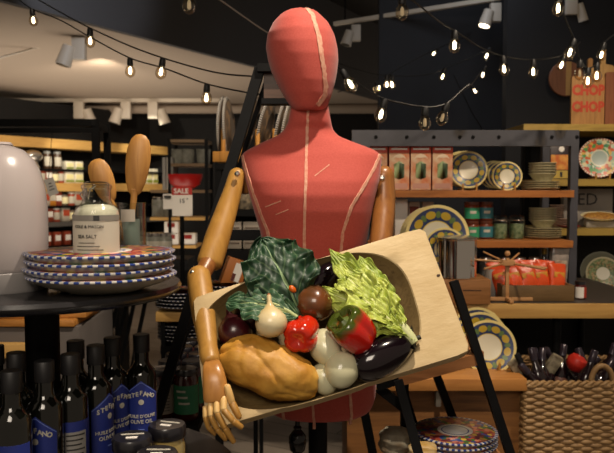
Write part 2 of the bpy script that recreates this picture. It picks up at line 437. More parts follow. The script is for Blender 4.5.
torso = Skin([(100, 293, 327, .043, .035), (112, 290.5, 328.5, .046, .032), (124, 288, 331, .050, .024), (131, 284, 333, .053, .01), (137, 276, 339, .060, .008),
              (142, 264, 352, .068, .006), (147, 254, 366, .075, .004), (151, 246, 376, .080, .004), (155, 242, 380.5, .084, .006), (162, 242, 381, .088, .01), (171, 244, 380, .094, .016),
              (182, 247, 378, .102, .024), (195, 250.5, 374.5, .106, .028), (211, 255, 371, .103, .026), (230, 260.5, 368, .096, .016), (255, 265, 364, .088, .004), (285, 263, 366, .09, 0),
              (320, 257, 371, .10, 0), (355, 254, 375, .107, 0), (380, 255.5, 376.5, .108, 0), (396, 260, 375, .106, 0), (405, 265, 372, .103, 0), (410, 271, 367, .097, 0), (411.5, 284, 354, .08, 0)], MD, 2.3)
tor = torso.mesh('torso', man, FAB)
for pts in ([(308, 114), (307, 140), (306, 180), (304.5, 230), (305, 300), (312, 380), (314, 418)],
            [(243.5, 156), (251, 179), (261, 207), (269, 228), (273, 245), (276, 300), (280, 370), (286, 415)],
            [(379, 154), (372, 168), (358, 190), (348, 206), (340.5, 230), (338, 260), (344, 340), (349, 400), (349, 418)]):
    torso.strip('seam', tor, pts, 2.5, SEAM)
scr = torso.strip('scuff_mark', tor, [(268, 206), (283, 200)], 1.0, SEAM, .001)
torso.strip('scuff_mark', tor, [(278, 213), (290, 208)], .8, SEAM, .001); torso.strip('scuff_mark', tor, [(314, 177), (328, 166)], .9, SEAM, .001)
head = Skin([(10, 297, 309, .012, .0), (10.8, 292, 313, .03, 0), (12.5, 286, 316.5, .048, 0), (16, 280.5, 320.5, .064, 0), (24, 272.8, 328.6, .084, 0), (36, 267.3, 334.7, .10, .0), (48.5, 265.8, 337.6, .106, 0), (60.7, 268, 338.3, .107, 0),
             (73, 271.6, 337, .103, 0), (85, 277.4, 334.5, .094, .004), (97, 284, 331, .08, .008), (104, 288.5, 328.5, .069, .01), (109, 292, 326, .06, .012), (112, 296, 322, .05, .012)], MD-.04, 2.0)
hd = head.mesh('head', man, FAB, 1.5)
head.strip('seam', hd, [(300, 10.6), (306, 12.5), (312, 22), (318, 45), (322, 70), (325, 90), (324, 99), (317, 109)], 3.9, SEAM)
HW = woodmat('honey_wood', '#9c7030', '#ab7f3c', 'z', 5, .42, .08)
HWD = woodmat('brown_wood', '#7a4a22', '#8a5a2c', 'z', 5, .35, .08)
HWP = woodmat('pale_wood', '#d1a765', '#dbb676', 'z', 5, .4, .08)
def limb(name, pts, m, parent=man, off=None, n=24):
    "pts: [(x, y, depth, radius px)] rounded at the ends"
    q = []
    for x, y, D, r in pts: q.append((P(x, y, D)-ML, r/F*D))
    d0 = (q[0][0]-q[1][0]).normalized(); d1 = (q[-1][0]-q[-2][0]).normalized()
    cs = [(q[0][0]+d0*q[0][1]*math.sin(a), q[0][1]*math.cos(a)) for a in (1.5, 1.2, .9, .6, .3)]
    ce = [(q[-1][0]+d1*q[-1][1]*math.sin(a)*.6, q[-1][1]*math.cos(a)) for a in (.3, .6, .9, 1.2, 1.5)]
    al = cs+q+ce; b = MB(); b.tube([a for a, _ in al], [r for _, r in al], m, n); return b.build(name, parent, angle=60)
ua = limb('upper_arm', [(237, 176, 1.66, 8.5), (233, 190, 1.65, 9.2), (226, 212, 1.63, 11), (218, 236, 1.60, 12.6), (210, 262, 1.57, 13.2)], HW)
bo = MB(); c = P(237, 174, 1.63)-ML; bo.lathe([(0, 0), (.006, 0), (.0065, .004), (.003, .008), (0, .008)], STEEL, 16, c, axis=(.2, -1, .1)); bo.build('joint_bolt', ua)
cap = limb('shoulder_joint', [(243, 178, 1.68, 7), (246, 190, 1.69, 6.5)], HWD)
el = limb('elbow_joint', [(209, 262, 1.56, 9), (202, 275, 1.53, 8.6)], HWD)
fo = limb('forearm', [(199, 277, 1.515, 11.8), (200.5, 290, 1.49, 12.4), (203, 310, 1.45, 12.2), (206, 330, 1.41, 10.8), (208, 345, 1.38, 9.5), (208.5, 350, 1.37, 9.6), (209.5, 356, 1.355, 10.2), (210.5, 361, 1.345, 9.2)], HW)
bo = MB(); c = P(192.5, 272, 1.50)-ML; bo.lathe([(0, 0), (.005, 0), (.005, .003), (0, .006)], STEEL, 16, c, axis=(-.3, -1, .2)); bo.build('joint_bolt', fo)
# hand: tapered palm block, four jointed fingers and a thumb
def quadtube(name, secs, m, parent, n=28, e=2.6):
    "secs: [(centre px x, y, D, half width px, half depth m, roll)]"
    b = MB(); b._m(m); k = 0
    for x, y, D, hw, hd_, *_ in secs:
        c = P(x, y, D)-ML; a = hw/F*D
        for j in range(n):
            t = 2*PI*j/n; cx = math.copysign(abs(math.cos(t))**(2/e), math.cos(t)); sy = math.copysign(abs(math.sin(t))**(2/e), math.sin(t))
            b.v.append((c.x+a*cx, c.y+hd_*sy, c.z+a*cx*.10))
    for i in range(len(secs)-1):
        for j in range(n): b.f.append((i*n+j, i*n+(j+1) % n, (i+1)*n+(j+1) % n, (i+1)*n+j)); b.mi.append(0)
    b.f += [tuple(range(n)), tuple(range((len(secs)-1)*n, len(secs)*n))]; b.mi += [0, 0]
    return b.build(name, parent, angle=55)
HH = 1.315
palm = quadtube('hand', [(212, 361, HH+.015, 7, .011), (212, 364, HH+.01, 9.0, .013), (213, 370, HH, 10.6, .0145), (214.5, 380, HH-.008, 12, .0145), (215.5, 390, HH-.014, 12.8, .013), (215.8, 397, HH-.018, 12.8, .012), (215.9, 400.5, HH-.02, 11.8, .010)], woodmat('palm_wood', '#9c6931', '#ad783c', 'z', 5, .3, .08), man)
FD = HH-.022
fingers = [  # pixel joints from knuckle to tip, radius
    [(223.5, 397, FD), (223.8, 410, FD-.014), (233, 421, FD-.02), (242, 427.5, FD-.016)],
    [(216.8, 400, FD), (217, 413, FD-.014), (225, 428, FD-.018), (234, 442.5, FD-.012)],
    [(210.6, 403, FD), (210.6, 416, FD-.010), (217, 429, FD-.012), (226, 440, FD-.002)],
    [(205.2, 406.5, FD), (205.2, 417, FD-.006), (208, 427, FD-.006), (215, 434.5, FD+.004)]]
for i, js in enumerate(fingers):
    rr = [3.6, 3.5, 3.1, 2.7][i]
    root = None
    for k in range(3):
        (x0, y0, d0), (x1, y1, d1) = js[k], js[k+1]
        g = 0.06
        a = (x0+(x1-x0)*g, y0+(y1-y0)*g, d0+(d1-d0)*g, rr*(1-.04*k)); b_ = (x1-(x1-x0)*g, y1-(y1-y0)*g, d1, rr*(.97-.06*k) if k < 2 else rr*.78)
        mid = ((a[0]+b_[0])/2, (a[1]+b_[1])/2, (a[2]+b_[2])/2, rr*(1-.05*k))
        if k == 0: root = MB()
        pts = [a, mid, b_]; q = [(P(x, y, D)-ML, r/F*D) for x, y, D, r in pts]
        dd0 = (q[0][0]-q[1][0]).normalized(); dd1 = (q[-1][0]-q[-2][0]).normalized()
        al = [(q[0][0]+dd0*q[0][1]*math.sin(t)*.6, q[0][1]*math.cos(t)) for t in (1.4, .9, .4)]+q+[(q[-1][0]+dd1*q[-1][1]*math.sin(t)*.7, q[-1][1]*math.cos(t)) for t in (.4, .9, 1.4)]
        root.tube([p for p, _ in al], [r for _, r in al], HWP if k == 0 else HW, 14)
    root.build('finger', palm, angle=60)
tb = MB()
for (a, b_, m_) in (((227, 386, FD+.002, 3.4), (231.5, 402, FD+.0, 3.9), HWP), ((232, 403, FD, 3.9), (239, 417, FD-.008, 3.1), HW)):
    p0, p1 = P(*a[:3])-ML, P(*b_[:3])-ML; r0, r1 = a[3]/F*1.3, b_[3]/F*1.3; d = (p1-p0).normalized()
    tb.tube([p0-d*r0*.6, p0-d*r0*.3, p0, (p0+p1)/2, p1, p1+d*r1*.5, p1+d*r1*.8], [r0*.3, r0*.8, r0, (r0+r1)/2*1.08, r1, r1*.75, r1*.25], m_, 14)
tb.build('thumb', palm, angle=60)
# far arm
ra = limb('upper_arm', [(384, 176, 1.69, 10.3), (384.5, 195, 1.69, 11), (383.5, 215, 1.67, 11.3), (381, 240, 1.63, 11.2), (379, 262, 1.61, 10.5)], HWD)
bo = MB(); c = P(382, 178, 1.66)-ML; bo.lathe([(0, 0), (.006, 0), (.0065, .004), (.003, .007), (0, .007)], STEEL, 16, c, axis=(-.1, -1, .1)); bo.build('joint_bolt', ra)
limb('forearm', [(380, 285, 1.62, 10), (370, 320, 1.64, 10), (352, 350, 1.64, 8.5)], HWD)
# stand
st = MB(); cb = P(318, 300, 1.74)-ML
st.tube([(cb.x, cb.y-MD+MD, .05), (cb.x, cb.y, .79)], .024, BLACK, 20); st.tube([(cb.x+.0, cb.y, .0), (cb.x, cb.y, .03)], [.19, .17], BLACK, 40)
st.tube([(cb.x, cb.y, .03), (cb.x, cb.y, .06)], [.1, .03], BLACK, 30)
st.build('stand', man)
fn = MB(); c = P(297.5, 440, 1.66)-ML
fn.lathe([(0, -.06), (.012, -.058), (.015, -.04), (.010, -.032), (.018, -.024), (.0215, -.006), (.0205, .010), (.012, .022), (.008, .026), (.010, .029), (.010, .032), (.006, .036), (.005, .11), (0, .11)], BLACKG, 24, c)
fn.build('tilting_knob', man)

# ------------------------------------------------------------------ dough board (deep carved wooden tray)
CAM = Vector((0, 0, H))
BC = P(320, 328, 1.42); BN = Vector((.06, -.86, .50)).normalized()
def V(x, y, h=0):
    d = P(x, y, 1)-CAM; q = BC+BN*h; return CAM+d*((q-CAM).dot(BN)/d.dot(BN))
UX = (V(468, 353)-V(212, 430)).normalized(); UY = BN.cross(UX).normalized()
if UY.z < 0: UY = -UY
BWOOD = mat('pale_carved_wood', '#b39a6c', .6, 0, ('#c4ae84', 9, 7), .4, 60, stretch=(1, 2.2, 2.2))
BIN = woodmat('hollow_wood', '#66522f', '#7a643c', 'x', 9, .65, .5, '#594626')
corners = [(193, 298), (424, 226.5), (472, 352), (207, 431)]
def board():
    ecx, ecy, A, B = 310.0, 331.5, 109, 67; u2 = (.956, -.292); v2 = (.292, .956); n = 120
    def ell(t, r):
        c, s_ = math.cos(t), math.sin(t); k = (abs(c)**3+abs(s_)**3)**(-1/3)
        return ecx+r*k*(A*c*u2[0]+B*s_*v2[0]), ecy+r*k*(A*c*u2[1]+B*s_*v2[1])
    def bound(t):
        x1, y1 = ell(t, 1); dx, dy = x1-ecx, y1-ecy; best = 9
        for (ax, ay), (bx_, by_) in zip(corners, corners[1:]+corners[:1]):
            ex, ey = bx_-ax, by_-ay; den = dx*ey-dy*ex
            if abs(den) < 1e-9: continue
            k = ((ax-ecx)*ey-(ay-ecy)*ex)/den; s_ = ((ax-ecx)*dy-(ay-ecy)*dx)/den
            if k > 0 and -1e-6 <= s_ <= 1.000001: best = min(best, k)
        return ecx+dx*best, ecy+dy*best
    ts = [2*PI*i/n for i in range(n)]
    # make sure the corners are hit
    for cx, cy in corners:
        a = min(range(n), key=lambda i: abs(math.atan2(math.sin(math.atan2(*(lambda p: (p[1]-ecy, p[0]-ecx))(ell(ts[i], 1)))-math.atan2(cy-ecy, cx-ecx)), math.cos(math.atan2(*(lambda p: (p[1]-ecy, p[0]-ecx))(ell(ts[i], 1)))-math.atan2(cy-ecy, cx-ecx)))))
        lo, hi = ts[a]-.06, ts[a]+.06
        for _ in range(40):
            mid = (lo+hi)/2; p = ell(mid, 1); d = math.atan2(p[1]-ecy, p[0]-ecx)-math.atan2(cy-ecy, cx-ecx); d = math.atan2(math.sin(d), math.cos(d))
            if d < 0: lo = mid
            else: hi = mid
        ts[a] = mid
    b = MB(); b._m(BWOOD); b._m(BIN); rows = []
    q = Matrix((UX, UY, BN))  # world -> local
    def put(p): b.v.append(tuple(q @ (p-BC)))
    DEP = .088
    spec = [(r, -DEP*(1-r**4.5)) for r in (0.02, .2, .4, .55, .68, .78, .86, .92, .96, .985, 1.0)]
    for r, h in spec: rows.append([(V(*ell(t, r))+BN*h) for t in ts])
    bd = [bound(t) for t in ts]
    bd = [tuple(sum(bd[(i+k) % n][c]*w_ for k, w_ in ((-1, .2), (0, .6), (1, .2))) for c in (0, 1)) for i in range(n)]
    for f in (.03, .3, .65, .97, 1.0):
        row = []
        for ti_, t in enumerate(ts):
            x0, y0 = ell(t, 1); x1, y1 = bd[ti_]
            if (x1-x0)*(x0-ecx)+(y1-y0)*(y0-ecy) < 0: x1, y1 = x0+(x0-ecx)*.015, y0+(y0-ecy)*.015
            row.append(V(x0+(x1-x0)*f, y0+(y1-y0)*f)+BN*(.003 if f < .9 else (.002 if f < .99 else -.004)))
        rows.append(row)
    last = rows[-1]
    rows.append([p-BN*.032 for p in last]); rows.append([p-BN*.04+(BC-p)*.06 for p in last])
    for r, h in ((.95, -.06), (.85, -.09), (.7, -.105), (.4, -.11), (.02, -.11)): rows.append([V(*ell(t, r))+BN*h for t in ts])
    for row in rows:
        for p in row: put(p)
    for i in range(len(rows)-1):
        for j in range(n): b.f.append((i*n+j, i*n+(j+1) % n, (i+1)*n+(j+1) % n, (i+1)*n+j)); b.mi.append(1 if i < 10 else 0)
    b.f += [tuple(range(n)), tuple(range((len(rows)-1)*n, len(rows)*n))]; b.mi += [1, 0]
    o = b.build('dough_board', loc=BC, angle=45)
    o.rotation_mode = 'QUATERNION'; o.rotation_quaternion = Matrix((UX, UY, BN)).transposed().to_quaternion()
    return tag(o, 'pale thick wooden board with a deep carved hollow of vegetables, held before the mannequin', 'wooden tray')
brd = board()
kn = MB(); p = Matrix((UX, UY, BN)) @ (V(438, 276)+BN*.0035-BC); kn.sphere(p, .0042, mat('knot_wood', '#3a2413', .7), 8, (1, .7, .3)); kn.build('knot', brd)

# ------------------------------------------------------------------ vegetables (veg(x, y, h) = pixel on a plane h above the board face)
def vquat(ax): return Vector((0, 0, 1)).rotation_difference(Vector(ax).normalized())
def bdir(dx, dy, dn=0):
    "direction given as pixel-like right/up plus out of the board"
    return (UX*(dx*.956-dy*-.292*-1*0) + UY*0 + (V(320+dx*10, 328-dy*10)-V(320, 328)).normalized()*1 - UX*(dx*.956) + BN*dn).normalized()
def d2(dx, dy, dn=0): return ((V(320+dx*10, 328-dy*10)-V(320, 328)).normalized()+BN*dn).normalized()
def egg(rmax, L, bulge=.5, n=20, pw=1.0):
    out = []
    for i in range(n+1):
        t = i/n; z = -math.cos(PI*t); r = math.sin(PI*t)**pw*(1+bulge*(-z)*.35); out.append((rmax*r, L/2*z))
    return out
def lump(seed, amp, k=3):
    rn = random.Random(seed); ph = [(rn.uniform(0, 6.28), rn.uniform(0, 6.28), rn.randint(1, k), rn.uniform(20, 90)) for _ in range(6)]
    return lambda r, z, p: r*(1+amp*sum(math.sin(c*p+a)*math.sin(d*z+b) for a, b, c, d in ph)/3)
# bread / crusty squash
CR = mat('bread_crust', '#a87322', .55, 0, ('#c9993f', 18, 7), 1.0, 45)
def loaf():
    b = MB(); b._m(CR); n, m_ = 96, 64; rn = random.Random(5)
    from mathutils import noise
    L, W, T = .108, .054, .056
    for i in range(m_+1):
        a = -PI/2+PI*i/m_
        for j in range(n):
            p = 2*PI*j/n; x = math.sin(a); c_ = max(math.cos(a), 0)**.8; yv = c_*math.cos(p); zv = c_*math.sin(p)
            v = Vector((x*L, yv*W*(1.0-.10*x), zv*T))
            nz = noise.noise(v*22+Vector((3, 1, 2)))*.007 + noise.noise(v*60)*.0025
            # folds running along the loaf
            f = abs(math.sin(v.y*48 + 1.1*math.sin(v.x*28)+.6)); nz += -.0045*max(0, 1-f*3.2)*(1 if v.z > 0 else 0)
            nz -= .0020*max(0, 1-abs(noise.noise(v*26+Vector((9, 4, 1))))*7)
            dlt = v.length; v = v*(1+nz/max(dlt, .02)); b.v.append(tuple(v))
    for i in range(m_):
        for j in range(n): b.f.append((i*n+j, i*n+(j+1) % n, (i+1)*n+(j+1) % n, (i+1)*n+j)); b.mi.append(0)
    R = Matrix((d2(.93, -.33), BN.cross(d2(.93, -.33)), BN)).transposed()
    return tag(b.build('bread_loaf', loc=V(269, 369, -.005), rot=R.to_quaternion(), angle=70), 'golden crusty lumpy loaf lying at the lower left of the board', 'bread')
loaf()
# white onion with pointed top
ON = mat('white_onion_skin', '#c2a566', .32, 0, ('#d8cca8', 12, 5), .15, 90, coat=.2)
b = MB(); b.lathe([(0, -.030), (.010, -.0295), (.022, -.024), (.030, -.013), (.032, -.001), (.029, .011), (.021, .021), (.012, .028), (.0065, .035), (.0045, .043), (.0050, .051), (.0035, .054), (0, .054)], ON, 32, fn=lump(2, .03))
o = tag(b.build('white_onion', loc=V(271, 322, .050), rot=vquat(d2(-.12, 1, .25))), 'cream onion with a long pointed neck under the collard leaves', 'onion')
b = MB(); b.tube([(0, 0, .0535), (.001, 0, .057)], [.0036, .002], mat('onion_cut_end', '#8a4a1c', .7)); b.build('cut_end', o)
# round white aubergines
WE = mat('white_aubergine_skin', '#c9c6a4', .25, 0, ('#b9b795', 6, 3), 0, 90, coat=.35)
def white_veg(x, y, h, r, L, ax, lab):
    b = MB(); b.lathe(egg(r, L, .35), WE, 32, fn=lump(int(x), .015)); return tag(b.build('white_aubergine', loc=V(x, y, h), rot=vquat(ax)), lab, 'aubergine', 'round white aubergines')
white_veg(325.5, 348, .006, .0325, .082, d2(.5, -1, .2), 'small white aubergine directly below the big red pepper')
white_veg(341.5, 370.5, .014, .035, .074, d2(-.3, -1, .3), 'roundest white aubergine, in front beside the dark aubergine')
white_veg(325, 379, -.014, .030, .066, d2(.2, -1, 0), 'white aubergine mostly hidden, lowest beside the loaf')
# dark aubergines
DE = mat('aubergine_skin', '#0b0609', .12, 0, ('#140a10', 5, 3), coat=.3)
CALYX = mat('dark_calyx', '#2c2a1a', .6)
def aub(x, y, h, r, L, ax, lab, cal=1):
    t = thing('dark_aubergine', lab, 'aubergine', V(x, y, h), vquat(ax), 'dark aubergines on the board')
    b = MB(); b.lathe(egg(r, L, .45, 24, .85), DE, 36); b.build('body', t)
    b = MB(); b.lathe([(0, L*.53), (.010, L*.52), (.020, L*.455), (.0215, L*.44), (0, L*.43)], CALYX, 20, fn=lambda r_, z, p: r_*(1+.25*math.sin(5*p))); b.tube([(0, 0, L*.5), (.002, 0, L*.5+.018)], .005, CALYX); b.build('calyx', t)
    return t
aub(382, 356, .012, .0385, .142, d2(.86, .42, .05), 'large glossy dark aubergine at the lower right of the hollow')
aub(388, 331, -.02, .029, .10, d2(1, -.3, 0), 'dark aubergine tucked behind the big red pepper under the lettuce')
aub(324, 277, -.022, .026, .10, d2(.75, .66, 0), 'dark purple aubergine lying between the brown tomato and the top rim')
# red peppers
RP = mat('red_pepper_skin', '#b31408', .16, 0, ('#c22a10', 6, 2), coat=.6)
GP = mat('green_pepper_stem', '#3b4a16', .4, 0, ('#56661f', 20, 3))
def pepper(x, y, h, r, L, ax, lab, lobes=4, roll=0, green=False):
    t = thing('red_pepper', lab, 'pepper', V(x, y, h), vquat(ax) @ Quaternion((0, 0, 1), roll), 'red bell peppers on the board')
    pr = [(.05, .34), (.30, .36), (.45, .43), (.62, .50), (.80, .50), (.94, .40), (1.0, .22), (.99, .0), (.94, -.2), (.86, -.36), (.74, -.46), (.56, -.52), (.36, -.50), (.18, -.44), (.03, -.40)]
    sm = []
    for i in range(len(pr)-1):
        for k in range(3): s_ = k/3; sm.append((pr[i][0]*(1-s_)+pr[i+1][0]*s_, pr[i][1]*(1-s_)+pr[i+1][1]*s_))
    sm.append(pr[-1])
    f = lambda rr, z, p: rr*(1-.20*(1-abs(math.cos(lobes*p/2)))**1.6)
    if green:
        m, nt, bs = newmat('red_pepper_with_green_shoulder'); L_ = nt.links
        tc = N(nt, 'ShaderNodeTexCoord'); sp = N(nt, 'ShaderNodeSeparateXYZ'); L_.new(tc.outputs['Object'], sp.inputs[0])
        n_ = N(nt, 'ShaderNodeTexNoise'); n_.inputs['Scale'].default_value = 25; L_.new(tc.outputs['Object'], n_.inputs[0])
        v = math_(nt, 'ADD', math_(nt, 'DIVIDE', sp.outputs[2], L), math_(nt, 'MULTIPLY', math_(nt, 'SUBTRACT', n_.outputs[0], .5), .35))
        rpp = ramp(nt, [(.26, '#b8160a'), (.36, '#7a3a10'), (.43, '#3c4814')]); L_.new(v, rpp.inputs[0]); L_.new(rpp.outputs[0], bs.inputs['Base Color'])
        bs.inputs['Roughness'].default_value = .16; bs.inputs['Coat Weight'].default_value = .6; mm = m
    else: mm = RP
    b = MB(); b.lathe([(a*r, c*L) for a, c in sm], mm, 56, fn=f); o = b.build('body', t, angle=70); sb = o.modifiers.new('s', 'SMOOTH'); sb.iterations = 3
    b = MB(); b.lathe([(0, .33*L), (r*.34, .365*L), (r*.22, .41*L), (r*.12, .46*L), (r*.12, .60*L), (r*.16, .64*L), (0, .65*L)], GP, 18, fn=lambda rr, z, p: rr*(1+.15*math.sin(5*p))); b.build('stem', t)
    return t
pepper(301, 334.5, .026, .039, .058, d2(.25, .55, -1.0), 'small red pepper seen from its lobed end in the middle of the pile', 4, .5)
pepper(353, 331, .044, .044, .080, d2(-.75, .42, .80), 'big red pepper with a green shoulder in front of the lettuce', 3, .3, True)
# brown tomato
BT = mat('brown_tomato_skin', '#2c2917', .25, 0, ('#6e3c1c', 14, 5), .1, 80, coat=.3)
b = MB(); b.lathe([(r_, z) for r_, z in egg(.0415, .076, .1)], BT, 40, fn=lambda r, z, p: r*(1+.03*math.cos(5*p)*(z > -.02)))
tag(b.build('brown_tomato', loc=V(313.5, 303, .012), rot=vquat(d2(.2, 1, .3))), 'round brown green heirloom tomato right of the collard leaves', 'tomato')
# dark red onions on the left
RO = mat('red_onion_skin', '#26080c', .3, 0, ('#3f0f16', 12, 4), coat=.3)
def redo(x, y, h, r, ax, lab):
    b = MB(); b.lathe([(0, -r*.92), (r*.5, -r*.85), (r*.9, -r*.45), (r, 0), (r*.86, r*.5), (r*.5, r*.85), (r*.2, r*1.05), (r*.1, r*1.35), (0, r*1.36)], RO, 28)
    return tag(b.build('red_onion', loc=V(x, y, h), rot=vquat(ax)), lab, 'onion', 'dark red onions')
redo(235, 332, -.012, .036, d2(-.4, 1, .2), 'dark red onion at the left end of the hollow beside the wooden forearm')
redo(250, 316, -.022, .034, d2(.3, 1, .1), 'dark red onion half hidden behind the cream onion')
b = MB(); b.lathe(egg(.006, .018, .3), mat('orange_chilli_skin', '#c85a0c', .3), 20); o = tag(b.build('orange_chilli', loc=V(292.5, 289, .050), rot=vquat(d2(.7, -.6))), 'tiny orange chilli between the collard leaf and the brown tomato', 'chilli')
# leaves
def leaf(base, tip, nrm, width, mat_, ruf=.01, nr=9, curl=.03, seed=1, wp=(.16, 1, .75), parent=None, name='leaf', loc=None, lobes=0, cup=.0, nu=70, nv=40, th=.0009):
    base, tip = Vector(base), Vector(tip); ax = tip-base; Ln = ax.length; t_ = ax/Ln; nrm = Vector(nrm); nrm = (nrm-t_*nrm.dot(t_)).normalized(); sd = nrm.cross(t_)
    rn = random.Random(seed); ph = [rn.uniform(0, 6.28) for _ in range(8)]
    b = MB(); b._m(mat_); b.uv = []
    for i in range(nu+1):
        t = i/nu
        wv = (math.sin(PI*min(1, max(0, t))**wp[2]))**(wp[3] if len(wp) > 3 else .7)*wp[1]
        if t < .25: wv = wp[0]*(1-t/.25)+wv*(t/.25) if t > 0 else wp[0]
        for j in range(nv+1):
            s = -1+2*j/nv
            edge = 1+.05*math.sin(nr*3*t+ph[0]+s)+.03*math.sin(nr*9*t+ph[1])
            if lobes: edge *= 1-.28*abs(math.sin(lobes*PI*t+(.5 if s > 0 else 0)))**3
            x = s*wv*width/2*edge
            z = ruf*(abs(s)**2.2)*(math.sin(nr*2*PI*t+ph[2]+s)+.5*math.sin(nr*4.3*PI*t+ph[3]*s)) + curl*math.sin(PI*t) - cup*s*s + ruf*.25*math.sin(18*s+ph[4])*math.sin(23*t+ph[5]) - .0035*math.exp(-(s/.06)**2)
            p = base+t_*(Ln*t+ruf*.7*abs(s)**2*math.sin(nr*2*PI*t+ph[6]))+sd*x+nrm*z
            b.v.append(tuple(p-(loc or Vector()))); b.uv.append((t, j/nv))
    for i in range(nu):
        for j in range(nv): a = i*(nv+1)+j; b.f.append((a, a+1, a+nv+2, a+nv+1)); b.mi.append(0)
    o = b.build(name, parent, loc=None if parent else loc, angle=180); m = o.modifiers.new('s', 'SOLIDIFY'); m.thickness = th
    return o
COLL = leafmat('collard_leaf', '#0f2a18', '#1d4026', '#7c966a', 5, .5, .028, .22)
COLL2 = leafmat('collard_underside', '#284a30', '#3c5f40', '#b3c08e', 5, vw=.045, vs=.22)
o = tag(leaf(V(302, 317, .022), V(262, 240, .05), BN, .155, COLL, .012, 4, .018, 11, (.3, 1, 1.15, .5), name='collard_leaf', loc=V(300, 318, .03), nu=100, nv=70), 'broad dark green collard leaf fanned over the top left rim of the board', 'leaf', 'collard leaves')
o = tag(leaf(V(298, 317, .040), V(226, 303, .035), BN+UX*.1+UY*.25, .092, COLL2, .008, 4, .020, 23, (.14, 1, .7), name='collard_leaf', loc=V(298, 317, .04), nu=100, nv=60), 'grey green collard leaf with a pale stalk lying above the onion', 'leaf', 'collard leaves')
b = MB(); b.tube([V(297, 317, .045), V(288, 311, .047), V(275, 304, .052), V(262, 299, .056)], [.004, .0035, .0028, .0015], mat('pale_green_stalk', '#a6b078', .5)); b.build('stalk', None); sk = bpy.data.objects['stalk']
sk.parent = o; sk.matrix_parent_inverse = Matrix.Translation(-o.location)
LET = leafmat('lettuce_leaf', '#97a83a', '#b0bb54', '#ccd092', 7, .5, .07, .15)
LET2 = leafmat('lettuce_outer_leaf', '#7c9230', '#9dac46', '#c3c88c', 8, .5, .05, .15)
hb = V(411, 339, .03)
let = thing('romaine_lettuce', 'yellow green romaine lettuce fanning up across the right of the hollow', 'lettuce', hb)
tips = [((329, 249), .045, .050, 9, LET2, 5), ((322, 288), .035, .055, 3, LET, 4), ((342, 262), .052, .050, 13, LET, 4), ((331, 304), .035, .050, 7, LET, 5), ((359, 256), .030, .040, 17, LET2, 4),
        ((338, 284), .060, .055, 19, LET, 4), ((352, 306), .040, .045, 37, LET2, 4), ((335, 268), .055, .045, 43, LET, 5), ((366, 272), .045, .045, 53, LET, 4)]
for (tx, ty), h, wd, sd_, m_, lb in tips:
    leaf(hb+BN*random.uniform(-.004, .004), V(tx, ty, h*.75), BN+UX*random.uniform(-.3, .3)+UY*random.uniform(-.3, .3), wd*1.25, m_, .009, 4, .012, sd_, (.22, 1, 1.5), parent=let, name='leaf', loc=hb, lobes=lb, nu=60, nv=26)
b = MB(); b.tube([V(415, 343, .03)-hb, V(411, 338, .03)-hb, V(404, 328, .034)-hb, V(396, 318, .036)-hb], [.008, .011, .010, .005], mat('lettuce_heart', '#c3c894', .45)); b.build('root_end', let)

# ------------------------------------------------------------------ black ladder behind the mannequin, stool at its right
LD = 2.02
lad = thing('step_ladder', 'tall black A-frame ladder behind the mannequin with a dark wooden top', 'ladder', (P(281, 70, LD).x, LD, 0)); O = lad.location
def yfloor(D): return HOR+H*F/D
def rail(x0, y0, x1, y1, D, D2=None, w_=.029, name='rail', par=None, org=None, to_floor=True):
    a = P(x0, y0, D); b1 = P(x1, y1, D2 or D)
    if to_floor: t = (a.z-.0)/(a.z-b1.z); b1 = a+(b1-a)*t
    m = MB(); m.bar(a-org, b1-org, w_, .03, BLACK); return m.build(name, par, smooth=False)
rail(260, 68, 173, 360, LD, 1.96, par=lad, org=O); rail(302, 68, 405, 400, LD, 1.99, par=lad, org=O)
rail(270, 70, 222, 222, LD+.02, LD+.12, .012, 'rear_rail', lad, O); rail(296, 70, 362, 400, LD+.02, LD+.3, .03, 'rear_rail', lad, O)
m = MB(); a = P(264, 86, LD+.01); c = P(299, 86, LD+.01); m.box((a+c)/2-O, (c.x-a.x, .02, .085), woodmat('dark_top_wood', '#3a2416', '#4a3020', 'x')); m.build('top_panel', lad, smooth=False)
m = MB(); m.bar(P(258, 69, LD)-O, P(304, 69, LD)-O, .022, .06, BLACK); m.build('top_bar', lad, smooth=False); m = MB(); m.bar(P(262, 102, LD)-O, P(305, 102, LD)-O, .016, .05, BLACK); m.build('lower_bar', lad, smooth=False)
for zz in (.25, 1.19):
    yy = HOR+(H-zz)*F/LD; xl = 260-(yy-68)*.298; xr = 302+(yy-68)*.31
    m = MB(); m.bar(P(xl+8, yy, LD+.05)-O, P(xr-8, yy, LD+.05)-O, .02, .09, BLACK, up=(0, 0, 1)) if 0 else m.box(((P(xl, yy, LD).x+P(xr, yy, LD).x)/2-O.x, .0, zz), (P(xr, yy, LD).x-P(xl, yy, LD).x-.02, .026, .03), BLACK); m.build('rung', lad, smooth=False)
SD = 1.78
stl = thing('step_stool', 'black framed step stool with a brown wooden tread under the board at right', 'stool', (P(440, 400, SD).x, SD, 0)); O = stl.location
TW = woodmat('tread_wood', '#7d4f28', '#946238', 'x', 5)
def slabpx(name, par, org, quad, D0, D1, th, m_):
    "a tread: front edge from quad[0] to quad[1] at D0, going back to D1 at the same height"
    a, b_ = P(*quad[0], D0), P(*quad[1], D0); q = [a, b_, Vector((b_.x, D1, b_.z)), Vector((a.x, D1, a.z))]
    m = MB(); vs = [p-org for p in q]+[p-org-Vector((0, 0, th)) for p in q]
    m.add(vs, [(0, 1, 2, 3), (7, 6, 5, 4), (0, 4, 5, 1), (1, 5, 6, 2), (2, 6, 7, 3), (3, 7, 4, 0)], m_); return m.build(name, par, smooth=False)
slabpx('tread', stl, O, ((399, 375), (484, 352)), SD-.03, SD+.17, .03, TW)
rail(453.5, 281, 506, 441, SD, SD-.04, .021, 'leg', stl, O); rail(430, 358, 455, 424, SD+.17, SD+.22, .022, 'leg', stl, O)
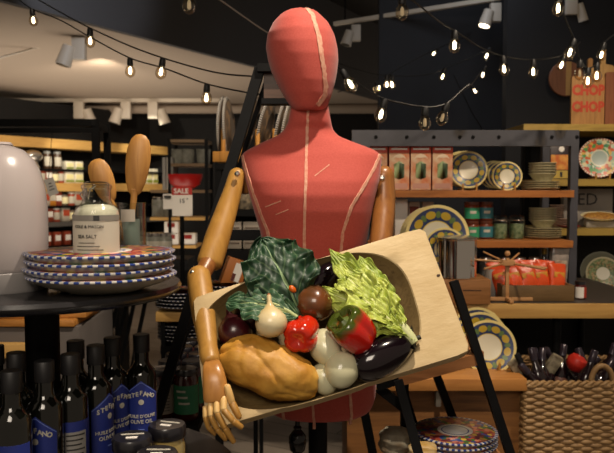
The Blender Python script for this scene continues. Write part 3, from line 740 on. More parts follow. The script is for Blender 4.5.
rail(398, 380, 418, 452, SD-.06, SD-.1, .022, 'leg', stl, O); rail(404, 382, 405, 436, SD+.15, SD+.15, .022, 'leg', stl, O)
m = MB(); m.bar(P(379, 388, SD)-O, P(402, 406, SD)-O, .024, .02, BLACK); m.bar(P(376, 386, SD)-O, P(402, 378, SD)-O, .02, .03, BLACK); m.build('brace', stl, smooth=False)
TRZ0 = P(455, 431.5, 1.86).z-.026-.027-.0005; m = MB(); a, c = P(404, 449, SD), P(508, 449, SD); m.box(((a.x+c.x)/2-O.x, .10, TRZ0-.0125), (c.x-a.x, .32, .024), TW, .002); m.build('tread', stl)

# ------------------------------------------------------------------ patterned plates and bowls
BR = .131
BOWLM = platemat('blue_red_floral_glaze', BR, [(0, '#c8c8c8'), (.30, '#2b3f86'), (.33, '#ded9d0'), (.42, '#9a4234'), (.90, '#d8d4cc'), (.93, '#d8d4cc')],
                 None, (.42, .93, ['#a04838', '#b86450', '#6f2230', '#3f6b33', '#2c3f80', '#c27a5c', '#c9a53a', '#7a2e2e'], 70), (48, .93, '#27418f'))
UNDER = mat('grey_glaze_underside', '#a29a8a', .25, 0, ('#938b7c', 8, 3), coat=.3)
def bowlmesh(R, hh, top, und, rim_n=56):
    "shallow bowl, decor inside, checked rim edge, plain underside"
    b = MB()
    b.lathe([(0, hh*.36), (R*.45, hh*.38), (R*.6, hh*.5), (R*.75, hh*.76), (R*.9, hh*.92), (R*.985, hh*.995), (R, hh)], top, rim_n)
    b.lathe([(R, hh), (R*1.004, hh-.0015), (R*1.0, hh-.0036)], top, rim_n)
    b.lathe([(R, hh-.0036), (R*.93, hh-.010), (R*.78, hh*.40), (R*.58, hh*.10), (R*.54, 0), (R*.48, .0), (R*.46, .003), (0, .005)], und, rim_n)
    b.mi = b.mi; return b
tabz = 1.14
sp0 = P(101, 270, 1.255)
base0 = None
labs = ['floral bowl with blue checked rim, top of four stacked on the round table', 'blue-rimmed bowl second from the top of the stack of four on the black round table',
        'blue-rimmed bowl third from the top of the stack of four on the black round table', 'lowest bowl of the stack of four resting on the black round table']
for i in range(4):
    z = tabz+.001+.0135*(3-i); lx = sp0.x+(-.0, .002, -.002, .003)[i]
    if base0 is None:
        base0 = tag(bowlmesh(BR, .030, BOWLM, UNDER).build('patterned_bowl', loc=(lx, 1.255, z)), labs[0], 'bowl', 'stacked bowls under the salt bottle')
    else: dup(base0, (lx, 1.255, z), (0, 0, .37*i), labs[i])
zt = tabz+.001+.0135*3+.0115
# lower right stack
s3 = P(455, 431.5, 1.86)
for i in range(3):
    dup(base0, (s3.x, 1.86, s3.z-.026-.0135*i), (0, 0, .5+.4*i), ['topmost red and blue floral bowl of the stack on the stool tread', 'middle floral bowl of the stack of three on the stool tread', 'lowest floral bowl of the stack of three on the stool tread'][i], 'stacked bowls on the stool', (.86, .86, 1))
TRZ = s3.z-.026-.027-.0005
# ------------------------------------------------------------------ two-tier black display table
TC = Vector((-.515, 1.35, 0))
TTOP = mat('black_table_top', '#1c1b1d', .22, 0, ('#242325', 6, 3))
tt = thing('round_display_table', 'two-tier round black display table at the left carrying bowls above and oil bottles below', 'table', TC)
b = MB(); b.lathe([(0, tabz-.022), (.252, tabz-.022), (.264, tabz-.016), (.268, tabz-.008), (.264, tabz-.001), (.258, tabz), (0, tabz)], TTOP, 96); b.build('upper_top', tt)
b = MB(); b.tube([(0, 0, .75), (0, 0, tabz-.02)], .032, BLACK, 32); b.build('post', tt)
b = MB(); b.lathe([(0, .72), (.375, .72), (.385, .728), (.385, .744), (.378, .75), (0, .75)], TTOP, 96); b.build('lower_top', tt)
b = MB(); b.tube([(0, 0, .02), (0, 0, .72)], .045, BLACK, 32); b.lathe([(0, 0), (.26, 0), (.26, .012), (.06, .03), (0, .03)], BLACK, 48); b.build('pedestal', tt)
# salt bottle
sb_ = P(97.5, 250, 1.235); RS = .0400
sal = thing('salt_bottle', 'clear stoppered glass bottle of white salt with a pale label standing on the stacked bowls', 'bottle', (sb_.x, 1.235, zt))
b = MB(); b.lathe([(0, 0), (RS-.003, 0), (RS, .003), (RS, .084), (RS-.001, .090), (RS-.005, .097), (RS-.012, .102), (.0255, .106), (.0245, .110), (.0245, .128), (.0265, .130), (.0265, .135), (.0235, .137)], GLASS, 48); b.build('glass_body', sal)
b = MB(); b.lathe([(0, .002), (RS-.003, .002), (RS-.0022, .005), (RS-.0022, .084), (RS-.004, .092), (RS-.010, .098), (RS-.02, .101), (0, .102)], mat('white_salt', '#d3cfbd', .8, 0, ('#c7c3ae', 150, 3)), 40); b.build('salt', sal)
LABM = mat('label_cream', '#bdb6a6', .55); GREYB = mat('label_grey_band', '#7d7870', .5); INK = mat('ink_dark', '#2c2b2b', .6)
wrapped([(-.058, .016, .084), (.058, .016, .084)], RS+.0005, LABM, 'label', sal)
wrapped([(-.058, .074, .084), (.058, .074, .084)], RS+.0012, GREYB, 'label_band', sal)
wrapped([(.006, .0745, .0835), (.016, .0745, .0835)], RS+.0017, INK, 'label_mark', sal)
text('COLE & MASON', .0075, INK, sal, (-.004, 0, .064), RS+.002, 'label_text')
text('SEA SALT', .0085, INK, sal, (-.006, 0, .047), RS+.002, 'label_text')
for k_, (l0, l1) in enumerate(((-.022, .008), (-.026, .016), (-.026, .022))): wrapped([(l0, .036-.006*k_, .0368-.006*k_), (l1, .036-.006*k_, .0368-.006*k_)], RS+.0016, INK, 'print_line', sal)

b = MB(); b.tube([(-.023, -.004, .112), (-.026, -.01, .120), (-.012, -.022, .129), (-.008, -.022, .112), (-.004, -.024, .128), (.004, -.02, .134)], .0016, STEEL, 8); b.lathe([(0, .116), (.0205, .116), (.022, .139), (.016, .142), (0, .142)], GLASS, 24); b.build('wire_stopper', sal)
# white enamel appliance
ENA = mat('white_enamel', '#a39a99', .25, 0, ('#aba2a0', 3, 2), coat=.4)
wa = P(-4, 270, 1.25)
can = thing('enamel_canister', 'large glossy off-white rounded canister at the left edge of the upper table', 'canister', (wa.x, 1.27, tabz))
b = MB(); b.lathe([(0, .0), (.079, .0), (.081, .004), (.081, .034), (.078, .037), (0, .037)], mat('grey_base_plastic', '#8b8786', .3), 64, fn=lambda r, z, p: r); b.build('base', can)
b = MB(); b.lathe([(0, .037), (.079, .037), (.0815, .043), (.083, .10), (.0825, .15), (.079, .185), (.071, .215), (.060, .236), (.044, .252), (.024, .260), (0, .262)], ENA, 72); b.build('body', can)
b = MB(); b.lathe([(0, .258), (.019, .2585), (.022, .262), (.018, .266), (0, .267)], ENA, 32, c=(.004, 0, 0)); b.build('lid_button', can)
# wooden spoons in a glass
sg = P(126, 250, 1.36)
cup = thing('utensil_glass', 'tall clear glass holding two wooden spoons behind the salt bottle', 'glass', (sg.x, 1.40, tabz))
b = MB(); b.lathe([(0, .004), (.026, .004), (.028, .01), (.029, .155), (.0305, .155), (.030, .0), (0, 0)], GLASS, 36); b.build('glass_wall', cup)
b = MB(); b.lathe([(.0165, .02), (.0175, .12), (.0165, .122), (.0155, .02)], mat('pale_blue_grey_sleeve', '#8c9a98', .5), 30); b.build('sleeve', cup)
wrapped([(-.012, .118, .142), (.016, .118, .142)], .0312, mat('dull_paper', '#a39c90', .6), 'paper_label', cup)
SPW = woodmat('spoon_wood', '#94652f', '#ab7b3c', 'z', 7, .5, .1)
def spoon(px, py, D, wpx, hpx, foot, lab, tilt):
    c = P(px, py, D); f = Vector(foot); s_ = D/F
    t = thing('wooden_spoon', lab, 'spoon', f, group='wooden spoons in the glass')
    b = MB(); n = 24
    ax = (c-f).normalized(); L = (c-f).length; a, h = wpx/2*s_, hpx/2*s_
    b.tube([(ax*(L*k/5)) for k in range(5)]+[ax*(L-h*.8)], [.006, .0055, .0055, .006, .007, .008], SPW, 12); b.build('handle', t)
    b = MB(); b.lathe([(0, -1), (.30, -.97), (.55, -.85), (.80, -.55), (.95, -.15), (1, .2), (.93, .55), (.72, .82), (.4, .96), (0, 1)], SPW, 36)
    b.v = [(x*a, y*.008 - .004*(1-min(1, x*x+z*z)), z*h) for x, y, z in b.v]
    q = Vector((0, 0, 1)).rotation_difference(ax); b.v = [tuple(q @ Vector(v)+ax*L) for v in b.v]; b.build('bowl', t)
spoon(137.5, 165, 1.40, 25, 62, (sg.x-.012, 1.40, tabz+.012), 'larger wooden spoon leaning right in the glass behind the salt bottle', 0)
spoon(103, 181, 1.39, 24, 46, (sg.x+.014, 1.395, tabz+.012), 'smaller wooden spoon leaning left behind the neck of the salt bottle', 0)

# olive oil bottles
LBLUE = mat('label_blue', '#1f2d78', .5); LINE = mat('label_pale_blue', '#6f82c8', .5); LW = mat('label_cream_ink', '#b5b1a4', .5); LTXT = mat('label_back_grey', '#8d8a86', .6)
def oil_bottle():
    t = thing('olive_oil_bottle', 'x', 'bottle')
    R = .0300
    b = MB(); b.lathe([(0, 0), (R-.003, 0), (R, .003), (R, .196), (R-.003, .205), (R-.010, .213), (.0155, .220), (.0145, .226), (.0145, .245), (.0160, .246), (.0160, .252), (.013, .253), (0, .253)], DARKBOT, 36); b.build('body', t)
    b = MB(); b.lathe([(0, .243), (.0165, .243), (.0167, .244), (.0167, .2765), (.0155, .278), (0, .278)], mat('black_cap', '#131214', .5), 28); b.build('cap', t)
    l = wrapped([(-.036, .03, .162), (0, .03, .190), (.036, .03, .162)], R+.0004, LBLUE, 'front_label', t)
    for x, z, a in ((-.0130, .1625, .42), (-.0088, .1655, .3), (-.0042, .1685, .15), (.0, .170, 0), (.0042, .1685, -.15), (.0088, .1655, -.3), (.0132, .1625, -.42)):
        pass
    for ch, x in zip('STEFANO', range(-3, 4)):
        q = text(ch, .0118, LW, l, (x*.0080, 0, .1655-abs(x)*.0026), R+.0014, 'label_text', bold=.0004)
    b = MB(); a = 0; b.lathe([(0, R+.0008), (.0055, R+.0009), (.0055, R+.0012), (0, R+.0016)], LW, 20, (0, 0, .147), axis=(0, -1, 0)); b.build('label_emblem', l)
    text("HUILE D'OLIVE", .0092, LW, l, (0, 0, .118), R+.0014, 'label_text', bold=.00015)
    text('OLIVE OIL', .0105, LW, l, (0, 0, .107), R+.0014, 'label_text', bold=.00015)
    wrapped([(-.006, .091, .0925), (.006, .091, .0925)], R+.001, LINE, 'print_line', l)
    wrapped([(-.0355, .1595, .1607), (0, .187, .1882), (.0355, .1595, .1607)], R+.0009, LINE, 'label_border', l)
    # back label
    bl = wrapped([(-.032, .03, .163), (.032, .03, .163)], R+.0004, LBLUE, 'back_label', t)
    pn = wrapped([(-.020, .035, .145), (.018, .035, .145)], R+.0009, LTXT, 'text_panel', t)
    for o_ in (bl, pn):
        o_.rotation_euler.z = PI
    for k in range(11):
        q = wrapped([(-.018, .138-.0085*k, .1405-.0085*k), (.015-.003*(k % 3), .138-.0085*k, .1405-.0085*k)], R+.0013, INK, 'print_line', pn); q.parent = bl
    return t
ob = oil_bottle(); lz = .7505
spots_ = [(142, 1.405, .18, 'oil bottle with its blue label facing forward, rightmost of the dark bottles'),
          (113, 1.375, .85, 'oil bottle second from the right, blue label turned right'),
          (96.5, 1.305, 1.15, 'oil bottle between the back-labelled one and the second from right, label turned right'),
          (71, 1.235, 3.75, 'oil bottle showing the grey text panel of its back label, right of the post'),
          (45, 1.185, -.2, 'oil bottle in front of the black post with its blue label facing forward'),
          (12, 1.12, 3.45, 'nearest oil bottle at the lower left corner showing its back label'),
          (76.5, 1.345, .3, 'oil bottle hidden behind the back-labelled one beside the table post'),
          (17, 1.245, .2, 'oil bottle left of the post behind the nearest one'),
          (-4, 1.30, .1, 'oil bottle cut by the left edge of the photo')]
for i, (px, D, rz, lab) in enumerate(spots_):
    loc = Vector((P(px, 400, D).x, D, lz))
    if i == 0: ob.rotation_euler = (0, 0, rz); ob.location = loc; ob['label'] = lab; ob['group'] = 'dark olive oil bottles'
    else: dup(ob, loc, (0, 0, rz), lab, 'dark olive oil bottles')
# spread jars with black lids
TAP = mat('pale_spread', '#b79a5a', .5, 0, ('#c9b070', 30, 3)); LIDB = mat('black_lid', '#1c1b20', .3, coat=.5)
def spread_jar():
    t = thing('spread_jar', 'x', 'jar')
    b = MB(); b.lathe([(0, 0), (.031, 0), (.033, .004), (.033, .068), (.029, .078), (.029, .080), (0, .080)], TAP, 32); b.build('contents', t)
    b = MB(); b.lathe([(0, .0005), (.0335, 0), (.0345, .004), (.0345, .069), (.030, .079)], GLASS, 32); b.build('glass_wall', t)
    wrapped([(-.045, .012, .058), (.045, .012, .058)], .0352, LABM, 'label', t)
    b = MB(); b.lathe([(0, .079), (.0335, .079), (.035, .081), (.035, .092), (.0325, .0955), (0, .0945)], LIDB, 36); l = b.build('lid', t)
    b = MB(); b.box((0, -.006, .0950), (.020, .008, .0014), WHITE); b.build('price_sticker', l)
    b = MB(); b.box((0, .012, .0952), (.040, .005, .0008), LW); b.build('lid_print', l)
    return t
sj = spread_jar()
for i, (px, py, D, rz, lab) in enumerate([(167, 424, 1.285, -.3, 'jar of pale spread with a black lid, furthest right of the three lidded jars'),
                                    (132, 439, 1.22, .15, 'jar of pale spread with a black lid, leftmost of the three lidded jars'),
                                    (157, 451, 1.145, .0, 'jar of pale spread with a black lid, nearest of the three at the bottom edge')]):
    loc = Vector((P(px, py, D).x, D, .7505)); sj.scale = (1, 1, 1.4)
    if i == 0: sj.location = loc; sj.rotation_euler = (0, 0, rz); sj['label'] = lab; sj['group'] = 'black-lidded spread jars'
    else: dup(sj, loc, (0, 0, rz), lab, 'black-lidded spread jars')

# ------------------------------------------------------------------ generic makers for the shelves
def boxthing(name, lab, cat, p, dims, m, rz=0, group=None, bev=.002):
    b = MB(); b.box((0, 0, dims[2]/2), dims, m, bev); return tag(b.build(name, loc=p, rot=(0, 0, rz)), lab, cat, group)
def onshelf(x, D, z): v = P(x, 200, D); return Vector((v.x, D, z))
def zat(y, D): return P(307, y, D).z
def jar_proto(name, R, h, body, lid, label=None, lidR=None, cat='jar'):
    t = thing(name, 'x', cat)
    b = MB(); b.lathe([(0, 0), (R*.94, 0), (R, R*.1), (R, h*.78), (R*.86, h*.86), (R*.86, h*.9), (0, h*.9)], body, 24); b.build('body', t)
    b = MB(); lr = lidR or R*.92; b.lathe([(0, h*.86), (lr, h*.86), (lr, h*.98), (lr*.93, h), (0, h)], lid, 24); b.build('lid', t)
    if label: wrapped([(-R*1.25, h*.16, h*.68), (R*1.25, h*.16, h*.68)], R+.001, label, 'label', t)
    return t
def spread(proto, places, lab, group, rot=0):
    "first place moves the proto itself"
    for i, p in enumerate(places):
        l = lab[i] if isinstance(lab, list) else lab
        if i == 0: proto.location = p; proto['label'] = l; proto['group'] = group; proto.rotation_euler = (0, 0, rot)
        else: dup(proto, p, (0, 0, rot), l, group)

# ------------------------------------------------------------------ sauce jars stand behind the oil table
SAUCE = mat('dark_red_sauce', '#3a120a', .25, coat=.5); GREENL = mat('green_label', '#1f6a46', .5); BLUEGL = mat('teal_label', '#2f6f78', .5); GREYL = mat('grey_text_label', '#8d8478', .55)
zst = zat(415, 2.12)
st2 = thing('jar_stand', 'low black shelf stand under the dark red sauce jars behind the oil bottles', 'stand', (P(172, 400, 2.3).x, 2.3, 0))
b = MB(); b.box((0, 0, zst-.012), (.26, .56, .024), BLACK); b.build('shelf_board', st2, smooth=False)
for sx in (-.12, .12):
    for sy in (-.26, .26): b = MB(); b.box((sx, sy, (zst-.024)/2), (.02, .02, zst-.024), BLACK); b.build('leg', st2, smooth=False)
def sauce_proto(lm, nm='sauce_jar'):
    t = thing(nm, 'x', 'jar'); R = .037
    b = MB(); b.lathe([(0, 0), (R-.003, 0), (R, .004), (R, .125), (R-.006, .136), (0, .137)], SAUCE, 28); b.build('body', t)
    wrapped([(-.05, .022, .108), (.05, .022, .108)], R+.0008, lm, 'label', t)
    b = MB(); b.lathe([(0, .136), (.034, .136), (.0355, .138), (.0355, .150), (.033, .154), (0, .1525)], LIDB, 28); b.build('lid', t)
    return t
gj = sauce_proto(GREENL)
for k_ in range(3): wrapped([(-.026+.004*k_, .088-.018*k_, .094-.018*k_), (.004+.006*k_, .088-.018*k_, .094-.018*k_)], .0382, LW, 'print_line', gj)
wj = sauce_proto(GREYL)
for k in range(8): wrapped([(-.03, .032+k*.009, .034+k*.009), (.03, .032+k*.009, .034+k*.009)], .0384, INK, 'print_line', wj)
X1, X2 = P(187, 400, 2.10).x, P(163.5, 400, 2.10).x
spread(gj, [Vector((X1+.004*k, 2.09+.098*k, zst+.0005)) for k in range(5)], ['green-labelled dark sauce jar at the front behind the wooden wrist']+['%s dark sauce jar of the row behind the front green-labelled one' % s for s in ('second', 'third', 'fourth', 'rearmost')], 'sauce jars in the right row')
spread(wj, [Vector((X2-.001+.003*k, 2.09+.098*k, zst+.0005)) for k in range(5)], ['grey-labelled dark sauce jar at the front beside the green-labelled one']+['%s dark sauce jar of the row behind the front grey-labelled one' % s for s in ('second', 'third', 'fourth', 'rearmost')], 'sauce jars in the left row')

# stand with patterned plate stacks
PD = 2.75
zA = zat(311, PD-.1); zB = zat(345, PD-.1)
ps = thing('plate_stand', 'two-shelf stand with a yellow wooden top carrying patterned plate stacks behind the ladder', 'stand', (P(200, 300, PD).x, PD, 0))
xa, xb = P(157, 300, PD-.1).x-ps.location.x, P(262, 300, PD-.1).x-ps.location.x
b = MB(); b.box(((xa+xb)/2, .05, zA-.018), (xb-xa, .36, .036), OAK, .002); b.build('wooden_top', ps)
b = MB(); b.box(((xa+xb)/2, .05, zB-.015), (xb-xa-.03, .34, .03), BLACK); b.build('lower_shelf', ps, smooth=False)
for sx in (xa+.025, xb-.025):
    for sy in (-.11, .21): b = MB(); b.box((sx, sy, (zA-.036)/2), (.016, .016, zA-.036), BLACK); b.build('leg', ps, smooth=False)
PLB = platemat('blue_white_check_rim', .11, [(0, '#b0503c'), (.55, '#c7745c'), (.80, '#8c3a30'), (.90, '#cfcac2')], None, (.1, .88, ['#b0503c', '#c98a6a', '#3f5a3a', '#a0362c', '#d1a05a'], 60), (40, .9, '#1f2446'))
def plateproto(R, h, top, und, name='patterned_plate', n=40):
    t = bowlmesh(R, h, top, und, n).build(name); return t
pp = plateproto(.11, .022, PLB, mat('dark_blue_glaze', '#2a2a33', .25), n=80)
def stack(proto, x, D, z, n, step, labf, group, sc=None, first=False):
    for i in range(n):
        p = (x, D, z+step*i); l = labf(i)
        if first and i == 0: proto.location = p; proto['label'] = l; proto['group'] = group; proto['category'] = 'plate'; 
        else: dup(proto, p, (0, 0, .4*i), l, group, sc)
ordn = ['lowest', 'second lowest', 'third lowest', 'fourth lowest', 'fifth lowest', 'sixth lowest', 'seventh lowest']
stack(pp, P(184, 300, PD-.05).x, PD-.05, zA, 5, .013, lambda i: '%s checked-rim plate of the left stack on the yellow wooden stand top' % ordn[i], 'left plate stack on the stand', first=True)
stack(pp, P(226, 300, PD+.05).x, PD+.05, zA, 6, .013, lambda i: '%s checked-rim plate of the right stack on the yellow wooden stand top' % ordn[i], 'right plate stack on the stand')
stack(pp, P(186, 300, PD-.02).x, PD-.02, zB, 5, .0135, lambda i: '%s checked-rim plate of the stack on the lower black shelf of the stand' % ordn[i], 'lower plate stack on the stand')

# ------------------------------------------------------------------ back-left table with cloth and boards
BT_D = 2.35
zt2 = zat(327, 2.15)
bt = thing('cloth_table', 'grey cloth-covered table with a yellow wooden front rail behind the round display table', 'table', (P(20, 330, BT_D).x, BT_D, 0))
O = bt.location; xr = P(77, 330, 2.14).x-O.x
CLOTH = mat('grey_cloth', '#57504c', .9, 0, ('#635c57', 5, 4))
b = MB(); b.box((xr/2-.35, .0, zt2-.22), (xr+.7, .38, .44), CLOTH, .008); b.build('cloth', bt)
b = MB(); b.box((xr/2-.40, -.21, zt2-.07), (xr+.66, .03, .045), OAK, .002); b.build('front_rail', bt)
for sx in (-.6, xr-.06):
    for sy in (-.1, .16): b = MB(); b.box((sx, sy, (zt2-.44)/2), (.03, .03, zt2-.44), BLACK); b.build('leg', bt, smooth=False)
BRDW = woodmat('orange_board_wood', '#9a6428', '#b87c38', 'x', 5)
c = P(35, 315, 2.3)
cb_ = thing('cutting_board', 'orange brown wooden board lying on the grey cloth under the black table', 'cutting board', (c.x, 2.28, zt2))
b = MB(); b.box((0, 0, .011), (.36, .26, .022), BRDW, .004); b.build('board', cb_)
cb2 = dup(cb_, (c.x+.02, 2.30, zt2+.0225), (0, 0, .06), 'upper orange brown board stacked on the other under the black table'); 
b = MB(); b.box((-.09, -.02, .0115+.0115), (.10, .07, .002), WHITE); o = b.build('paper_tag', cb2)
# far stool legs on the floor
fs = thing('metal_trestle', 'dark thin-legged metal trestle standing far back on the grey floor', 'trestle', (P(132, 330, 3.9).x, 3.9, 0)); O = fs.location
for x0, y0, x1, y1 in ((128, 300, 120, 334), (146, 299, 139, 333), (134, 303, 125, 345), (118, 303, 108, 345)):
    b = MB(); a, c_ = P(x0, y0, 3.9)-O, P(x1, y1, 3.9)-O; c_ = a+(c_-a)*(a.z/(a.z-c_.z)); b.bar(a, c_, .02, .02, BLACK); b.build('leg', fs, smooth=False)
b = MB(); b.bar(P(112, 300, 3.9)-O, P(150, 298, 3.9)-O, .03, .2, BLACK, up=(0, 1, 0)); b.build('top_bar', fs, smooth=False)

# ------------------------------------------------------------------ far left wall unit
def wallpt(px, y, off=0):
    "point on the front plane of the far wall unit"
    A, B_ = P(0, 150, 7.0), P(165, 150, 8.9); A.z = B_.z = 0; d = (B_-A).normalized(); n = Vector((d.y, -d.x, 0))
    r = P(px, y, 1)-CAM; t = ((A-CAM+Vector((0, 0, H)))*1).dot(Vector((n.x, n.y, 0)))/Vector((r.x, r.y, 0)).dot(Vector((n.x, n.y, 0)))
    p = CAM+r*t; return p-n*off*0+Vector((-n.x, -n.y, 0))*off, math.atan2(d.y, d.x)
_, WA = wallpt(50, 150)
A0, _ = wallpt(-60, 150); B0, _ = wallpt(172, 150)
WL = (Vector((B0.x, B0.y))-Vector((A0.x, A0.y))).length
wu = thing('wall_shelving', 'long dark shelving along the far left wall with lit yellow wooden shelf edges', 'shelving', (A0.x, A0.y, 0), (0, 0, WA))
BKP = mat('black_back_panel', '#0f0f10', .8)
b = MB(); b.box((WL/2, .40, 1.15), (WL, .04, 2.3), BKP); b.build('back_panel', wu, smooth=False)
def zline(y, px=60): return wallpt(px, y)[0].z
zs_top, zs1, zs2, zs3 = zline(139, 60), zline(183, 60), zline(222, 60), zline(246, 60)
zmid, zmid2 = zline(169, 60), zline(206, 60)
for z, m_, th in ((zs_top, OAK, .10), (zs1, OAK, .09), (zs2, mat('grey_shelf', '#4a4643', .6), .05), (zs3, BLACK, .04)):
    b = MB(); b.box((WL/2, .2, z-th/2), (WL, .36, th), m_); b.build('shelf_board', wu, smooth=False)
for z in (zmid, zmid2):
    b = MB(); b.box((WL/2, .2, z-.012), (WL, .34, .024), BLACK); b.build('wire_shelf', wu, smooth=False)
for x in (.02, WL*.36, WL*.72, WL-.02):
    b = MB(); b.box((x, .36, .8), (.05, .05, 1.6), BLACK); b.build('upright', wu, smooth=False)
def onwall(px, y, z, off=.1): p, _ = wallpt(px, y, off); return Vector((p.x, p.y, z))
pj = jar_proto('spice_bottle', .045, .19, mat('brown_spice', '#4a3424', .35), mat('grey_lid', '#7c7c78', .4), LABM)
spread(pj, [onwall(x, 160, zmid+.001) for x in (53, 63)], ['left of the two lidded spice bottles on the far wall shelving', 'right of the two lidded spice bottles on the far wall shelving'], 'spice bottles on the far wall', WA)
mx = thing('steel_kettle', 'shiny rounded steel kettle on top of the far shelving', 'kettle', onwall(38, 155, zmid+.001), (0, 0, WA))
b = MB(); b.sphere((0, 0, .13), .1, STEEL, 14, (1.15, .9, .7)); b.build('body', mx); b = MB(); b.tube([(0, 0, .0), (0, 0, .08)], [.08, .05], STEEL, 16); b.build('foot', mx)
rn = random.Random(11)
cols = ['#c9822c', '#b9b0a0', '#d8c24a', '#8a3a24', '#6a5a48', '#c7b892', '#a8452a']
bottle_c = [mat('pack_'+n_, c_, .45) for n_, c_ in zip(('amber', 'stone', 'yellow', 'brick', 'umber', 'sand', 'rust'), cols)]
def pack_proto(name, m_, dims, cap, lab, cat):
    t = thing(name, lab, cat); b = MB(); b.box((0, 0, dims[2]/2), dims, m_, .006); b.build('carton', t)
    b = MB(); b.box((0, -dims[1]/2-.002, dims[2]*.55), (dims[0]*.8, .004, dims[2]*.4), cap); b.build('label', t); return t
GLOWW = mat('lit_cream_pack', '#e6dcae', .5)
kinds = [pack_proto('food_carton', bottle_c[3], (.085, .07, .15), WHITE, 'x', 'carton'), pack_proto('food_carton', bottle_c[0], (.09, .07, .16), LABM, 'x', 'carton'),
         jar_proto('preserve_jar', .045, .14, bottle_c[4], BLACK, GLOWW), jar_proto('preserve_jar', .042, .15, bottle_c[6], WHITE, LABM), pack_proto('food_carton', bottle_c[1], (.1, .08, .17), bottle_c[6], 'x', 'carton')]
used = set()
nth = ['leftmost', 'second', 'third', 'fourth', 'fifth', 'sixth', 'seventh']
def rowfill(y, z, xs, ks, lab0, grp, off=.1):
    for i, x in enumerate(xs):
        lab = lab0+', '+nth[i]+(' in its row' if i == 0 else ' from the left')
        k = ks[i % len(ks)]; pr = kinds[k]; p = onwall(x, y, z+.001, off)
        if k in used: dup(pr, p, (0, 0, WA), lab % ('carton' if k in (0, 1, 4) else 'jar'), grp+(' cartons' if k in (0, 1, 4) else ' jars'))
        else: used.add(k); pr.location = p; pr.rotation_euler = (0, 0, WA); pr['label'] = lab % ('carton' if k in (0, 1, 4) else 'jar'); pr['group'] = grp+(' cartons' if k in (0, 1, 4) else ' jars')
rowfill(178, zs1, [41, 47, 53, 60, 66], [2, 3, 0, 2, 3], 'small dim %s on the lit upper shelf of the far shelving', 'far upper shelf')
rowfill(215, zmid2, [44, 50, 57, 63, 70, 77, 83], [0, 4, 1, 0, 2, 3, 4], 'small %s on the middle wire shelf of the far shelving', 'far middle shelf')
rowfill(219, zs2, [46, 54, 62, 70, 78], [4, 0, 3, 4, 2], 'small %s on the grey shelf of the far shelving', 'far grey shelf')
rowfill(244, zs3, [52, 62, 72], [0, 0, 0], 'dim reddish %s on the low shelf of the far shelving', 'far low shelf')
LITP = mat('bright_yellow_white_pack', '#f2e6a8', .5); LITG = mat('pale_green_stripe', '#8f9a3a', .5)
def lit(xs, y, z, grp, lab, dims, proto=None):
    t = pack_proto('bright_package', mat('bright_white_pack', '#efe6cf', .5), dims, LITP, 'x', 'package')
    b = MB(); b.box((0, -dims[1]/2-.003, dims[2]*.18), (dims[0], .003, dims[2]*.18), LITG); b.build('stripe', t)
    spread(t, [onwall(x, y, z+.001) for x in xs], [lab+', '+(nth[i] if i == 0 else nth[i]+' from left') for i in range(len(xs))], grp, WA)
lit((73.5, 83), 178, zs1, 'bright packages left of the spoons', 'bright pale package on the lit shelf left of the wooden spoons', (.11, .08, .13))
lit((73.5, 83), 160, zmid, 'bright packages in the upper row', 'bright pale package in the upper row left of the wooden spoons', (.10, .08, .09))
lit((141, 147, 153, 159), 180, zs1, 'bright packages right of the spoons', 'bright pale package on the lit shelf right of the big wooden spoon', (.085, .08, .19))
spot('shelf_lamp_left', wallpt(75, 150)[0]+Vector((.35, -.9, .35)), wallpt(82, 170, .1)[0], 34, 50, (1, .93, .75))
spot('shelf_lamp_right', wallpt(150, 150)[0]+Vector((.25, -.9, .4)), wallpt(150, 172, .1)[0], 42, 50, (1, .93, .75))

# near dark steel rack in front of the wall unit
RD = 3.6
rk = thing('steel_rack', 'black steel rack frame crossing the upper left in front of the far shelving', 'rack', (P(60, 150, RD).x, RD, 0)); O = rk.location
def pbox(par, org, x0, y0, x1, y1, D, th, m_, name, depth0=0):
    a, c_ = P(x0, y0, D), P(x1, y1, D); b = MB(); b.box(((a.x+c_.x)/2-org.x, D+depth0+th/2-org.y, (a.z+c_.z)/2-org.z), (abs(c_.x-a.x), th, abs(a.z-c_.z)), m_); return b.build(name, par, smooth=False)
pbox(rk, O, -60, 119, 97, 126, RD, .04, BLACK, 'top_rail'); pbox(rk, O, -60, 128, 97, 133, RD+.5, .04, BLACK, 'rear_rail')
for px, dd in ((94.5, 0), (106, .5)):
    a = P(px, 124, RD+dd); b = MB(); b.box((a.x-O.x, dd+.02, a.z/2), (.035, .035, a.z), BLACK); b.build('post', rk, smooth=False)
b = MB(); b.bar(P(94, 122, RD)-O, P(106, 130.5, RD+.5)-O, .03, .03, BLACK, up=(0, 0, 1)); b.build('side_rail', rk, smooth=False)
pt = P(54, 185, 3.4)
o = boxthing('price_tag', 'small white price tag hanging tilted left of the salt bottle', 'tag', P(54, 195, RD-.02), (.052, .0015, .088), WHITE, bev=0); o.rotation_euler = (0, -.32, 0)
b = MB(); b.tube([(0, 0, .085), (.111, .0, .335)], .0015, BLACK, 6); b.build('string', o)
for k_ in range(3): b = MB(); b.box((0, -.0012, .03+.016*k_), (.028-.006*k_, .001, .004), INK); b.build('print_line', o)

